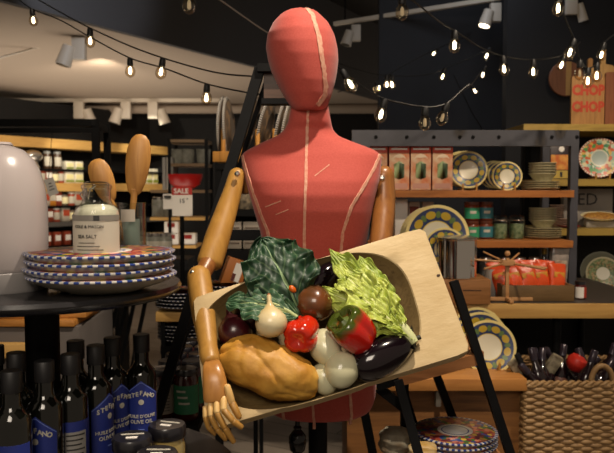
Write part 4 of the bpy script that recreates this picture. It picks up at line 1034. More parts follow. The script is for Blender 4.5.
# ------------------------------------------------------------------ middle étagère with the sale sign
ED = 5.2
et = thing('etagere', 'slim black shelf unit with wooden boards holding the red bowl and glass jars', 'shelving', (P(188, 200, ED).x, ED, 0)); O = et.location
PALEW = woodmat('grey_brown_board', '#6a5236', '#7d6344', 'x')
for y, x0, x1, m_ in ((139.5, 168, 207, PALEW), (163.5, 168, 207, PALEW), (190, 150, 207, PALEW), (217.5, 150, 207, OAK), (245.5, 163, 196, OAK)):
    z = zat(y, ED); a, c_ = P(x0, y, ED), P(x1, y, ED); b = MB(); b.box(((a.x+c_.x)/2-O.x, .15, z-.01), (c_.x-a.x, .30, .022), m_); b.build('shelf_board', et, smooth=False)
for px in (169, 206):
    for dy in (.01, .29):
        a = P(px, 139, ED); b = MB(); b.box((a.x-O.x, dy, a.z/2), (.022, .022, a.z), BLACK); b.build('post', et, smooth=False)
JG = mat('jar_glass_grey', '#8f8f84', .12, 0, ('#6f6f66', 20, 2), coat=.4)
gj2 = thing('glass_tumbler', 'x', 'glass'); b = MB(); b.lathe([(0, .0), (.045, 0), (.055, .10), (.06, .11), (.056, .11), (.05, .01), (0, .008)], JG, 24); b.build('wall', gj2)
spread(gj2, [Vector((P(x, 160, ED).x, ED+.12, zat(163.5, ED)+.002)) for x in (174.5, 185, 201)], ['left grey glass tumbler on the upper board of the slim shelf unit', 'middle grey glass tumbler on the upper board of the slim shelf unit', 'right grey glass tumbler on the upper board of the slim shelf unit'], 'tumblers on the slim shelf unit')
b = MB(); b.lathe([(0, .008), (.05, .008), (.10, .035), (.122, .085), (.125, .105), (.130, .105), (.128, .085), (.108, .03), (.062, .0), (0, 0)], mat('red_glaze', '#a31510', .35), 40)
tag(b.build('red_bowl', loc=(P(185, 180, ED).x, ED+.02, zat(190, ED)+.012)), 'wide red bowl above the sale sign', 'bowl')
for i, (x, c_) in enumerate(((164, '#8a8680'), (168, '#a09a90'), (171.5, '#77736c'))):
    boxthing('grey_book', ['left grey book standing beside the red bowl', 'middle pale grey book standing beside the red bowl', 'right dark grey book standing beside the red bowl'][i], 'book', (P(x, 180, ED).x, ED+.08, zat(190, ED)+.002), (.024, .16, .24), mat('book_grey_%d' % i, c_, .6), group='grey books beside the red bowl')
SG = 4.0
sg_ = thing('sale_sign', 'white and red sale sign standing in front of the slim shelf unit', 'sign', P(182, 216, SG))
O = sg_.location
pbox(sg_, O, 172, 187.5, 192, 195, SG-.02, .006, mat('sale_red', '#b5261c', .5), 'red_header')
pbox(sg_, O, 172, 195, 192.5, 216, SG-.02, .006, WHITE, 'price_card'); pbox(sg_, O, 163, 194, 173, 209, SG-.01, .006, WHITE, 'info_card')
pbox(sg_, O, 164, 195.5, 171, 198, SG-.016, .004, INK, 'info_bar')
text('SALE', .040, WHITE, sg_, (0, -.0215, (P(182, 191.2, SG)-O).z), None, 'sign_text', bold=.001)
text('15', .034, INK, sg_, (.004, -.0215, (P(182, 201, SG)-O).z), None, 'sign_text', bold=.0006); text('99', .014, INK, sg_, (.034, -.0215, (P(182, 199, SG)-O).z), None, 'sign_text')
b = MB(); b.tube([(0, 0, 0), (0, 0, -O.z)], .012, BLACK, 10); b.lathe([(0, -O.z), (.14, -O.z), (.14, -O.z+.01), (0, -O.z+.02)], BLACK, 24); b.build('sign_post', sg_)
# cartons with red windows on the lower board
rwp = thing('white_carton', 'x', 'carton'); b = MB(); b.box((0, 0, .045), (.105, .1, .085), WHITE, .006); b.build('tray', rwp)
b = MB(); b.box((0, -.052, .062), (.055, .006, .03), mat('tomato_red', '#8a1d12', .4)); b.build('red_window', rwp)
zc = zat(245.5, ED)+.002
spread(rwp, [Vector((P(x, 240, ED).x, ED+.06, zc+dz)) for x, dz in ((171, 0), (171, .088), (188, 0))], ['white carton with red window at the lower left below the sale sign', 'white carton with red window stacked on another below the sale sign', 'white carton with red window at the right below the sale sign'], 'white cartons below the sale sign')
gb = jar_proto('clip_jar', .055, .15, JG, STEEL)
spread(gb, [Vector((P(x, 210, ED).x, ED+.12, zz)) for x, zz in ((156, zat(217.5, ED)+.002), (166, zat(217.5, ED)+.002))], ['left grey glass jar beside the sale sign', 'right grey glass jar beside the sale sign'], 'grey jars beside the sale sign')
# low shelf below the étagère
ls = thing('low_shelf', 'low dark shelf with small white pots left of the ladder', 'shelf', (P(150, 260, 4.6).x, 4.6, 0)); O = ls.location
b = MB(); b.box((0, .15, zat(262, 4.6)), (.5, .3, .03), BLACK); b.build('shelf_board', ls, smooth=False)
for sx in (-.23, .23): b = MB(); b.box((sx, .15, zat(262, 4.6)/2), (.03, .26, zat(262, 4.6)-.03), BLACK); b.build('side_panel', ls, smooth=False)
kp = jar_proto('preserve_jar', .05, .17, JG, STEEL, LABM)
spread(kp, [Vector((P(x, 240, 4.6).x, 4.72, zat(262, 4.6)+.016)) for x in (133, 143, 152, 161)], [q+' glass preserve jar on the low dark shelf behind the stacked bowls' for q in nth[:4]], 'jars on the low dark shelf')

# ------------------------------------------------------------------ shelf behind the left arm: packages, jars, orange boxes
KD = 3.3
ks = thing('dark_shelf_unit', 'dark shelf unit behind the wooden upper arm with packages and the peg plate rack', 'shelving', (P(262, 240, KD).x, KD, 0)); O = ks.location
for y, th in ((163, .03), (210, .03), (250, .05), (290, .05)):
    z = zat(y, KD); a, c_ = P(216, y, KD), P(352, y, KD); b = MB(); b.box(((a.x+c_.x)/2-O.x, .18, z-th/2), (c_.x-a.x, .36, th), BLACK); b.build('shelf_board', ks, smooth=False)
for px in (218, 350):
    for dy in (.02, .34): a = P(px, 163, KD); b = MB(); b.box((a.x-O.x, dy, a.z/2), (.03, .03, a.z), BLACK); b.build('post', ks, smooth=False)
b = MB(); a, c_ = P(216, 163, KD), P(352, 163, KD); zb_ = zat(295, KD); b.box(((a.x+c_.x)/2-O.x, .37, (a.z+zb_)/2), (c_.x-a.x, .015, a.z-zb_), BKP); b.build('back_panel', ks, smooth=False)
wp_ = thing('printed_package', 'x', 'package'); b = MB(); b.box((0, 0, .066), (.085, .1, .13), GREYL, .004); b.build('carton', wp_)
for k in range(5):
    b = MB(); b.box((0, -.0515, .03+.018*k), (.066-.01*(k % 2), .002, .005), mat('pack_brown_ink', '#54463a', .6)); b.build('print_line', wp_)
spread(wp_, [Vector((P(x, 240, KD).x, KD+.07, zat(250, KD)+.002)) for x in (232, 251.5, 271, 290)], ['%s grey printed package on the dark shelf behind the wooden arm' % s for s in ('leftmost', 'second from left', 'third from left', 'rightmost')], 'grey printed packages')
fj = jar_proto('patterned_jar', .042, .14, mat('floral_jar_glaze', '#8a7c66', .3, 0, ('#3f3a34', 45, 2)), STEEL)
spread(fj, [Vector((P(x, 200, KD).x, KD+.08, zat(210, KD)+.002)) for x in (223, 243, 262)], ['%s mottled grey jar on the upper dark shelf behind the wooden arm' % s for s in ('left', 'middle', 'right')], 'mottled jars')
ORB = mat('orange_carton', '#a8642a', .5)
ob_ = thing('orange_box', 'orange brown box with a white label, tilted behind the elbow of the wooden arm', 'box', P(229, 272, 2.85)-Vector((0, 0, .055)), (0, .35, .25)); 
b = MB(); b.box((0, 0, .055), (.085, .07, .115), ORB, .003); b.build('carton', ob_)
b = MB(); b.box((.008, -.0365, .062), (.034, .002, .075), WHITE); b.build('label', ob_)
b = MB(); b.box((-.002, -.038, .04), (.014, .002, .03), mat('label_maroon', '#5a2a28', .5)); b.build('label_mark', ob_)
boxthing('orange_box', 'small orange brown box lying flat below the tilted one', 'box', (P(232, 290, 2.85).x, 2.90, zA), (.16, .1, zat(284, 2.85)-zA-.004 if zat(284, 2.85)-zA > .02 else .03), ORB)
# peg rack with plates standing on edge
GD = KD-.02; zr = zat(163, KD)
rk2 = thing('peg_plate_rack', 'wooden peg rack holding patterned plates on edge behind the mannequin shoulder', 'rack', (P(262, 160, GD).x, KD+.12, zr)); O = rk2.location
PEG = woodmat('peg_wood', '#a8722c', '#c48a3c', 'z')
b = MB(); a, c_ = P(214, 155, KD+.05), P(322, 155, KD+.05); b.box(((a.x+c_.x)/2-O.x, -.105, .03), (c_.x-a.x, .03, .05), PEG, .003); b.box(((a.x+c_.x)/2-O.x, .08, .03), (c_.x-a.x, .03, .05), PEG, .003); b.build('base_rail', rk2)
for px in (224, 240.5, 258, 275, 292, 309):
    for dy in (-.105, .08): b = MB(); a = P(px, 130, KD+.05); b.tube([(a.x-O.x, dy, .05), (a.x-O.x, dy, .155), (a.x-O.x, dy, .162)], [.011, .011, .005], PEG, 12); b.build('peg', rk2)
PLR = platemat('grey_brown_plate_glaze', .145, [(0, '#7a6854'), (.5, '#6a5a4a'), (.90, '#2c2826')], None, (.2, .85, ['#7e6a54', '#67594c', '#8b7056', '#5a5048'], 30), (84, .925, '#d8d3cc'))
rp_ = bowlmesh(.145, .025, PLR, PLR, 90).build('rack_plate')
for i, (px, yaw, lean) in enumerate(((227, .06, .04), (232.5, .06, -.02), (252, .16, .26), (270, .16, .24), (286, .12, .22), (292, .12, .2))):
    p = Vector((P(px, 130, KD+.13).x, KD+.13, zr+.035+.145)); q = Quaternion((0, 0, 1), -yaw) @ Quaternion((0, 1, 0), -PI/2+lean)
    lab = '%s patterned plate standing on edge in the wooden peg rack' % ['leftmost', 'second from left', 'third from left', 'fourth from left', 'fifth from left', 'rightmost'][i]
    if i == 0: rp_.location = p; rp_.rotation_mode = 'QUATERNION'; rp_.rotation_quaternion = q; tag(rp_, lab, 'plate', 'plates in the peg rack')
    else: dup(rp_, p, q, lab)

# ------------------------------------------------------------------ right: steel shelf unit on the long counter
UD = 3.0
ru = thing('steel_shelf_unit', 'riveted dark steel shelf frame with orange wooden boards on the counter at right', 'shelving', (P(470, 200, UD).x, UD, 0)); O = ru.location
GREYST = mat('grey_blue_steel', '#3a3a40', .5, 0, ('#44444b', 12, 4))
zc_top = zat(303, 2.75)
pbox(ru, O, 352, 130, 579, 146, UD, .035, GREYST, 'top_rail')
for px in (376, 407, 434, 460, 473, 499, 552, 577):
    b = MB(); c_ = P(px, 137, UD)-O; b.lathe([(0, 0), (.008, 0), (.006, .005), (0, .006)], BLACK, 12, (c_.x, -.001, c_.z), axis=(0, -1, 0)); b.build('rivet', ru)
for px, dd in ((575.5, 0), (366, 0), (575.5, .36), (366, .36)):
    a = P(px, 130.5, UD); b = MB(); b.box((a.x-O.x, dd+.0175, (a.z+zc_top)/2), (.033, .034, a.z-zc_top-.002), GREYST); b.build('post', ru, smooth=False)
SHW = woodmat('orange_shelf_wood', '#8f5420', '#a8672c', 'x', 5, .5)
zS1, zS2 = zat(190.3, UD-.02), zat(240.5, UD-.02)
for z in (zS1, zS2):
    a, c_ = P(368, 190, UD-.02), P(573.5, 190, UD-.02); b = MB(); b.box(((a.x+c_.x)/2-O.x, .16, z-.015), (c_.x-a.x, .38, .030), SHW, .001); b.build('shelf_board', ru, smooth=False)
# counter
co = thing('counter', 'long dark counter with a yellow wooden front edge under the steel shelves', 'counter', (P(500, 310, 2.75).x, 2.75, 0)); O = co.location
xa, xb = P(425, 300, 2.75).x-O.x, P(668, 300, 2.75).x-O.x
b = MB(); b.box(((xa+xb)/2, .40, zc_top-.025), (xb-xa, .80, .048), mat('dark_counter_top', '#3a332e', .6)); b.build('counter_top', co, smooth=False)
b = MB(); b.box(((xa+xb)/2, -.012, zc_top-.029), (xb-xa, .024, .056), OAK, .001); b.build('front_edge', co)
for sx in (xa+.05, (xa+xb)/2+.06, xb-.05):
    for sy in (.05, .74): b = MB(); b.tube([(sx, sy, 0), (sx, sy, zc_top-.05)], .018, BLACK, 14); b.build('leg', co)
b = MB(); b.box(((xa+xb)/2, .78, (zc_top-.05)/2), (xb-xa, .02, zc_top-.06), BKP); b.build('back_panel', co, smooth=False)
b = MB(); b.box(((xa+xb)/2, .40, .45), (xb-xa-.1, .66, .03), BLACK); b.build('lower_shelf', co, smooth=False)
o = boxthing('wooden_plank', 'brown plank end lying on the shelf under the counter', 'plank', (P(507, 330, 3.0).x, 3.1, .4655), (.12, .4, .12), SHW)
o = boxthing('grey_board', 'pale grey board under the counter behind the wicker basket', 'board', (P(545, 350, 3.0).x, 3.0, .4655), (.30, .02, .14), mat('grey_painted_board', '#6b645c', .7))

# panettone-like cartons
BOXR = mat('carton_orange_red', '#c23a1c', .4); BOXC = mat('carton_cream_print', '#cdb595', .45, 0, ('#c0683a', 22, 3)); BOXG = mat('carton_green_print', '#8a9a6c', .45); BOXG2 = mat('carton_dark_green_print', '#3f4f38', .45); BOXS = mat('carton_side', '#8f3a22', .45)
pc = thing('cake_carton', 'x', 'carton')
wd, dp, hh = .089, .10, .203
b = MB(); b.box((0, 0, hh/2), (wd, dp, hh), BOXS, .0015); b.build('carton', pc)
b = MB(); b.box((0, -dp/2-.0008, hh*.40), (wd*.97, .0016, hh*.78), BOXC); f_ = b.build('front_print', pc)
b = MB(); b.box((0, -dp/2-.0010, hh*.885), (wd*.97, .0018, hh*.19), BOXR); b.build('red_header', pc)
b = MB(); b.box((0, -dp/2-.0024, hh*.875), (wd*.78, .001, hh*.035), WHITE); b.build('header_script', pc)
b = MB(); b.prism([(-.022, .055), (0, .047), (0, .118), (-.022, .112)], -.001, .0012, BOXG, lambda v: Vector((v.x, -dp/2-.002-v.z, v.y))); b.prism([(0, .047), (.022, .055), (.022, .112), (0, .118)], -.001, .0012, BOXG2, lambda v: Vector((v.x, -dp/2-.002-v.z, v.y)))
b.prism([(-.022, .112), (0, .118), (.022, .112), (0, .126)], -.001, .0012, BOXG, lambda v: Vector((v.x, -dp/2-.002-v.z, v.y))); b.build('gift_box_print', pc)
b = MB(); b.prism([(-.030, .135), (-.020, .150), (0, .158), (.020, .150), (.030, .135), (.018, .141), (0, .139), (-.018, .141)], -.001, .0012, mat('carton_pale_print', '#d8c0a4', .5), lambda v: Vector((v.x, -dp/2-.002-v.z, v.y))); b.build('bow_print', pc)
b = MB(); b.box((0, -dp/2-.002, hh*.09), (wd*.8, .001, hh*.11), mat('carton_pink_print', '#b98a7a', .5)); b.build('lower_print', pc)
spread(pc, [Vector((P(x, 160, UD+.06).x, UD+.085, zS1+.0005)) for x in (376.5, 398.5, 420, 441.5)], ['orange and red cake carton mostly hidden behind the mannequin shoulder', 'orange and red cake carton nearest the wooden shoulder, fully seen', 'middle orange and red cake carton of the fully seen three', 'orange and red cake carton next to the lemon plates'], 'cake cartons')

# lemon plates
LEM = platemat('lemon_plate_glaze', 1.0, [(0, '#cfc8b0'), (.47, '#cdb54a'), (.50, '#26345c'), (.88, '#26345c'), (.90, '#d3c07a')], (9, .69, .125, '#b3962a', '#58703a'))
def lemon_plate(R, name, c, tilt, lab, grp, proto=None):
    q = Vector((0, 0, 1)).rotation_difference(Vector((-.12, -1, tilt)).normalized())
    if proto is None:
        b = MB(); b.lathe([(0, .004), (.46, .004), (.52, .03), (.9, .10), (.985, .112), (1, .11), (.995, .085), (.9, .07), (.55, -.01), (.5, -.03), (0, -.02)], LEM, 56, ms=lambda i: LEM if i < 6 else CREAMG)
        o = b.build(name, loc=c, rot=q, angle=50); o.scale = (R, R, R); tag(o, lab, 'plate', grp); return o
    return dup(proto, c, q, lab, grp, (R, R, R))
def standing(x, y, D, R): p = P(x, y, D); return p
lp = lemon_plate(.083, 'lemon_plate', standing(468.5, 170, UD+.10, 0), .18, 'navy and lemon plate at the front of the group beside the cake cartons', 'lemon plates by the cake cartons')
for i in range(2): lemon_plate(.083, '', standing(464.5-3.5*i, 169.6, UD+.14+.035*i, 0), .18, '%s lemon plate behind the front one beside the cake cartons' % ['first', 'second'][i], 'lemon plates by the cake cartons', lp)
for i in range(4): lemon_plate(.064, '', standing(507-4.5*i, 176.2-.4*i, UD+.06+.035*i, 0), .18, ['front small lemon plate of the group left of the stacked bowls', 'second small lemon plate left of the stacked bowls', 'third small lemon plate left of the stacked bowls', 'rearmost small lemon plate left of the stacked bowls'][i], 'small lemon plates on the shelf', lp)
WST = woodmat('easel_wood', '#a87a3a', '#b98a45', 'z')
def easel(x, y, D, w_, lab, dz=None):
    c = P(x, y, D); t = thing('plate_easel', lab, 'plate stand', c)
    for sx in (-w_/2, w_/2):
        b = MB(); b.bar((sx, -.03, .0), (sx, -.035, .028), .007, .008, WST); b.bar((sx, -.03, .004), (sx, .06, .004), .007, .008, WST, up=(0, 0, 1)); b.build('side_leg', t, smooth=False)
    b = MB(); b.bar((-w_/2, .06, .0045), (w_/2, .06, .0045), .008, .008, WST, up=(0, 0, 1)); b.build('cross_bar', t, smooth=False); return t
e1 = easel(468, 190, UD+.10, .06, 'little wooden easel under the larger lemon plate on the shelf'); e1.location.z = zS1+.0005
e2 = easel(507, 190, UD+.07, .05, 'little wooden easel under the small lemon plates on the shelf'); e2.location.z = zS1+.0005
# cream stacks
CR1 = mat('olive_cream_glaze', '#b5ab88', .3, 0, ('#a19976', 6, 2), coat=.3)
cpm = MB(); cpm.lathe([(0, .004), (.55, .005), (.7, .05), (.97, .13), (1, .135), (1, .11), (.95, .085), (.72, .0), (.5, -.01), (0, -.01)], CR1, 40)
cp0 = cpm.build('cream_plate'); cp0.scale = (.083,)*3; tag(cp0, 'x', 'plate')
cbm = MB(); cbm.lathe([(0, .02), (.5, .02), (.85, .35), (.98, .55), (1, .57), (1.0, .52), (.86, .42), (.62, .0), (0, 0)], CR1, 40)
cb0 = cbm.build('cream_bowl'); cb0.scale = (.060,)*3; tag(cb0, 'x', 'bowl')
def cstack(proto, x, D, z, n, step, lab, grp, first):
    for i in range(n):
        p = (P(x, 200, D).x, D, z+step*i+.001); l = '%s %s' % (ordn[i] if i < n-1 else 'topmost', lab)
        if first and i == 0: proto.location = p; proto['label'] = l; proto['group'] = grp
        else: dup(proto, p, (0, 0, 0), l, grp)
UDm = UD+.11
cstack(cp0, 540, UDm, zS1, 4, .0095, 'cream plate of the stack on the upper orange shelf', 'cream plates on the upper shelf', True)
cstack(cb0, 542, UDm, zS1+.040, 5, .0115, 'cream bowl of the pile on the upper orange shelf', 'cream bowls on the upper shelf', True)
cstack(cp0, 543, UDm, zS2, 5, .0095, 'cream plate of the stack on the lower orange shelf', 'cream plates on the lower shelf', False)
cstack(cb0, 543, UDm, zS2+.049, 6, .0105, 'cream bowl of the pile on the lower orange shelf', 'cream bowls on the lower shelf', False)
# sauce jars 2x2
TEALL = BLUEGL
def smalljar(lm, lidc):
    t = thing('sauce_jar', 'x', 'jar'); R = .033
    b = MB(); b.lathe([(0, 0), (R-.003, 0), (R, .004), (R, .060), (R-.004, .066), (0, .066)], mat('orange_brown_sauce', '#6a2a12', .3), 24); b.build('body', t)
    wrapped([(-.045, .008, .055), (.045, .008, .055)], R+.0008, lm, 'label', t)
    b = MB(); b.lathe([(0, .066), (.031, .066), (.032, .068), (.032, .080), (0, .081)], lidc, 24); b.build('lid', t)
    l = wrapped([(-.014, .030, .042), (.014, .030, .042)], R+.0014, LABM, 'label_print', t); return t
JL = mat('brown_red_lid', '#5a2c1c', .4)
j1, j2 = smalljar(mat('bright_green_label', '#2f8f66', .5), JL), smalljar(TEALL, JL)
xs_ = (471.5, 486.5)
spread(j1, [Vector((P(xs_[0], 220, UD+.05).x, UD+.05, zS2+.001+.0822*k)) for k in range(2)], ['lower green-labelled sauce jar on the lower orange shelf', 'upper green-labelled sauce jar stacked on another'], 'green-labelled sauce jars')
spread(j2, [Vector((P(xs_[1], 220, UD+.05).x+.002, UD+.08, zS2+.001+.0822*k)) for k in range(2)], ['lower teal-labelled sauce jar on the lower orange shelf', 'upper teal-labelled sauce jar stacked on another'], 'teal-labelled sauce jars')
# clip jars with green sprigs
cj = thing('clip_top_jar', 'x', 'jar'); R = .035
b = MB(); b.lathe([(0, 0), (R-.003, 0), (R, .004), (R, .075), (R-.006, .086), (R-.006, .09)], GLASS, 28); b.build('glass_wall', cj)
b = MB(); b.lathe([(0, .003), (R-.005, .003), (R-.004, .065), (0, .068)], mat('herb_contents', '#8f9a78', .6, 0, ('#3d5a32', 60, 2)), 24); b.build('contents', cj)
b = MB(); b.lathe([(0, .088), (R-.003, .088), (R-.002, .096), (R-.01, .104), (0, .105)], GLASS, 28); b.build('glass_lid', cj)
b = MB(); b.tube([(R*math.cos(a), R*math.sin(a), .082) for a in [i*PI/12 for i in range(25)]], .0016, STEEL, 6); b.build('wire_clip', cj)
spread(cj, [Vector((P(x, 230, UD+.06).x, UD+.08, zS2+.001)) for x in (501, 518)], ['left clear clip-top jar with green contents on the lower orange shelf', 'right clear clip-top jar with green contents on the lower orange shelf'], 'clip-top jars')
# white and red cartons at the left end of the lower shelf
boxthing('white_carton', 'tall plain white carton between the wooden arm and the lemon platter', 'carton', (P(400, 215, UD+.1).x, UD+.10, zS2+.001), (.055, .09, .175), WHITE)
o = boxthing('food_packet', 'left red and white food packet behind the large lemon platter', 'packet', (P(413, 215, UD+.2).x, UD+.2, zS2+.001), (.05, .07, .16), WHITE, group='red and white packets')
b = MB(); b.box((0, -.036, .115), (.042, .002, .05), mat('packet_red_print', '#8c3a2a', .5)); b.build('print', o)
dup(o, (P(427, 215, UD+.2).x, UD+.2, zS2+.001), (0, 0, 0), 'right red and white food packet behind the large lemon platter')

# lemon platters behind the board, steel pot on a crate
PLD = 2.83
rzt = zat(237+31.5, PLD)
boxthing('wooden_riser', 'brown wooden riser under the lemon platters behind the steel pot', 'riser', (P(444, 280, PLD).x, PLD+.04, zc_top), (.20, .13, rzt-zc_top-.002), SHW)
for i in range(3): lemon_plate(.128, '', P(437-3.2*i, 236.5+.5*i, PLD+.01+.03*i), .12, ['large lemon platter right behind the small one above the board corner', 'large lemon platter second from the front above the board corner', 'rearmost large lemon platter above the board corner'][i], 'large lemon platters', lp)
lemon_plate(.085, '', P(445, 249, PLD-.05), .12, 'smaller lemon plate in front of the large platters above the steel pot', None, lp)
CRW = woodmat('crate_wood', '#7d5228', '#94653a', 'x', 5)
KD2 = 2.78
zk = zat(279, KD2-.07)
cr = thing('wooden_crate', 'plain brown wooden crate under the steel pot beside the board edge', 'crate', (P(460, 300, KD2).x, KD2+.02, zc_top+.001))
b = MB(); b.box((0, 0, (zk-zc_top)/2-.001), (.205, .19, zk-zc_top-.004), CRW, .002); b.build('body', cr)
b = MB(); b.box((.03, -.0955, (zk-zc_top)*.55), (.07, .0015, .004), mat('stamp_brown', '#3f2614', .7)); b.build('stamp', cr)
po = thing('steel_pot', 'polished steel pot standing on the brown crate beside the board corner', 'pot', (P(456, 280, KD2).x, KD2, zk-.0015))
b = MB(); b.lathe([(0, 0), (.077, 0), (.080, .003), (.080, .05), (.080, .10), (.080, .150), (.083, .153), (.083, .156), (.074, .154), (.073, .01), (0, .008)], mat('mirror_steel', '#dcd8d2', .10, 1), 160, fn=lambda r, z, p: r*(1-.035*abs(math.sin(9*p)))); b.build('body', po)
b = MB(); b.lathe([(0, .157), (.083, .157), (.084, .160), (.05, .168), (.01, .171), (0, .171)], STEEL, 40); b.build('lid', po)
# white pot with utensils
mg = thing('white_pot', 'tall white enamel pot between the crate and the wooden drying rack', 'pot', (P(492, 300, 2.90).x, 2.92, zc_top))
b = MB(); b.lathe([(0, 0), (.024, 0), (.026, .003), (.026, .115), (.028, .118), (.024, .117), (.023, .01), (0, .008)], mat('white_pot_enamel', '#c9c4bc', .3), 28); b.build('body', mg)
gm = mat('clear_goblet', '#7a7a76', .1, 0, ('#4a4a48', 30, 2), coat=.4)
gg = jar_proto('glass_canister', .03, .15, gm, STEEL)
spread(gg, [Vector((P(x, 260, 3.15).x, 3.08, zc_top+.001)) for x in (482, 500, 515, 530)], ['%s glass canister in the dark under the lower orange shelf' % s for s in ('first', 'second', 'third', 'fourth')], 'glass canisters in the dark')
# crate of orange bags
bc = thing('open_crate', 'open weathered wooden crate full of orange bags on the counter', 'crate', (P(533, 300, 2.86).x, 2.90, zc_top))
OG = woodmat('weathered_crate_wood', '#5c4628', '#6e5534', 'x', 5)
W_, D_, H_ = .29, .20, .064
for nm, c_, d_ in (('front_side', (0, -D_/2, H_/2), (W_, .012, H_)), ('back_side', (0, D_/2, H_/2), (W_, .012, H_)), ('left_side', (-W_/2+.006, 0, H_/2), (.012, D_-.012, H_)), ('right_side', (W_/2-.006, 0, H_/2), (.012, D_-.012, H_)), ('bottom', (0, 0, .005), (W_-.024, D_-.012, .008))):
    b = MB(); b.box(c_, d_, OG, .0015); b.build(nm, bc)
OB = mat('orange_bag_foil', '#dc5220', .35, 0, ('#c8431a', 20, 3), .5, 60); OBY = mat('bag_yellow_print', '#c98a2c', .4)
bg = thing('orange_bag', 'x', 'bag')
b = MB(); b._m(OB)
n, m_ = 24, 16
for i in range(m_+1):
    t = i/m_; w2 = .042*(1-.12*math.sin(PI*t)); th = .016*math.sin(PI*t)**.6+.0012
    for j in range(n): a = 2*PI*j/n; b.v.append((w2*math.copysign(abs(math.cos(a))**.6, math.cos(a)), th*math.sin(a)+.002*math.sin(9*t+j), t*.135))
for i in range(m_):
    for j in range(n): b.f.append((i*n+j, i*n+(j+1) % n, (i+1)*n+(j+1) % n, (i+1)*n+j)); b.mi.append(0)
b.f += [tuple(range(n)), tuple(range(m_*n, m_*n+n))]; b.mi += [0, 0]; b.build('foil', bg)
b = MB(); b.box((0, -.0165, .085), (.05, .002, .022), OBY, .0008); b.build('print', bg)
labs_ = ['leftmost', 'second from left', 'third from left', 'fourth from left', 'rightmost']
for i in range(5):
    p = Vector((bc.location.x-.105+.052*i, 2.865+.008*(i % 2), zc_top+.012)); r = (-.25, (.35, .28, .20, .12, -.12)[i]*-1, (i-2)*.12)
    if i == 0: bg.location = p; bg.rotation_euler = r; bg['label'] = labs_[i]+' orange foil bag in the front of the open crate'; bg['group'] = 'orange bags in the crate'
    else: dup(bg, p, r, labs_[i]+' orange foil bag in the front of the open crate')
for i in range(4): dup(bg, Vector((bc.location.x-.10+.055*i, 2.945, zc_top+.016)), (-.1, -.25+.12*i, 0), labs_[i if i < 3 else 4].replace('fourth', 'third')+' orange foil bag in the rear row of the open crate')
# wooden drying rack
DR = woodmat('drying_rack_wood', '#a97a4c', '#bb8c5c', 'x', 5)
dr = thing('pasta_drying_rack', 'pale wooden drying rack with a ball-topped post and spread arms before the orange bags', 'rack', (P(511, 308, 2.74).x, 2.80, zc_top+.001)); dz = dr.location
DDr = 2.80
def dp_(x, y): return P(x, y, DDr)-dz
b = MB(); b.box((0, 0, (dp_(0, 258).z)/2), (.014, .014, dp_(0, 258).z), DR, .001); b.build('post', dr)
b = MB(); b.sphere((0, 0, dp_(0, 253.5).z), .0115, DR, 12); b.build('ball', dr)
b = MB(); b.box((0, 0, dp_(0, 262.5).z), (.05, .05, .022), DR, .002); b.build('hub', dr)
for i, (x, y, dd) in enumerate(((466, 259, 0), (478, 266, -.10), (535, 266, -.12), (547, 268, 0), (490, 254, .10), (528, 256, .12))):
    b = MB(); c_ = Vector((P(x, y, DDr).x-dz.x, dd, dp_(0, y).z)); b.tube([(0, 0, dp_(0, 262+i*.3).z), c_], .0042, DR, 8); b.build('arm', dr)
b = MB(); b.box((0, 0, .008), (.205, .016, .014), DR, .001); b.box((0, 0, .008), (.016, .14, .0139), DR, .001); b.build('cross_base', dr)
# packet, small bottle, jar
pk = thing('clear_packet', 'tall clear and printed packet standing by the steel post on the counter', 'packet', (P(562, 290, 2.95).x, 3.02, zc_top), (0, .06, 0))
b = MB(); b.box((0, 0, .105), (.075, .05, .20), mat('packet_grey_film', '#6f6a66', .25, 0, ('#a59a90', 30, 3)), .01); b.build('film', pk)
b = MB(); b.box((0, -.028, .10), (.05, .004, .09), mat('packet_mixed_print', '#7c4632', .5, 0, ('#b0a28c', 50, 2)), .001); b.build('print', pk)
db = thing('dark_syrup_bottle', 'x', 'bottle')
b = MB(); b.lathe([(0, 0), (.026, 0), (.027, .003), (.027, .11), (.011, .14), (.010, .17), (0, .17)], DARKBOT, 24); b.build('body', db)
b = MB(); b.lathe([(0, .165), (.0125, .165), (.0125, .19), (0, .191)], mat('gold_cap', '#8a7430', .3, .6), 20); b.build('cap', db)
spread(db, [Vector((P(x, 270, 3.1).x, 3.06+.03*(i % 2), zc_top+.001)) for i, x in enumerate((541, 552))], ['left dark bottle with gold cap behind the orange bags', 'right dark bottle with gold cap behind the orange bags'], 'dark bottles behind the bags')
rj = thing('red_labelled_jar', 'small dark-lidded jar with red and white label at the foot of the steel post', 'jar', (P(582, 300, 2.84).x, 2.86, zc_top))
b = MB(); b.lathe([(0, 0), (.021, 0), (.023, .003), (.023, .055), (.019, .060), (0, .060)], mat('dark_red_jam', '#4a0f0a', .3, coat=.4), 24); b.build('body', rj)
wrapped([(-.03, .006, .05), (.006, .006, .05)], .0237, WHITE, 'white_label', rj); wrapped([(.006, .006, .05), (.026, .006, .05)], .0237, mat('label_red', '#a8341f', .5), 'red_label', rj)
b = MB(); b.lathe([(0, .060), (.022, .060), (.0225, .074), (0, .075)], LIDB, 24); b.build('lid', rj)

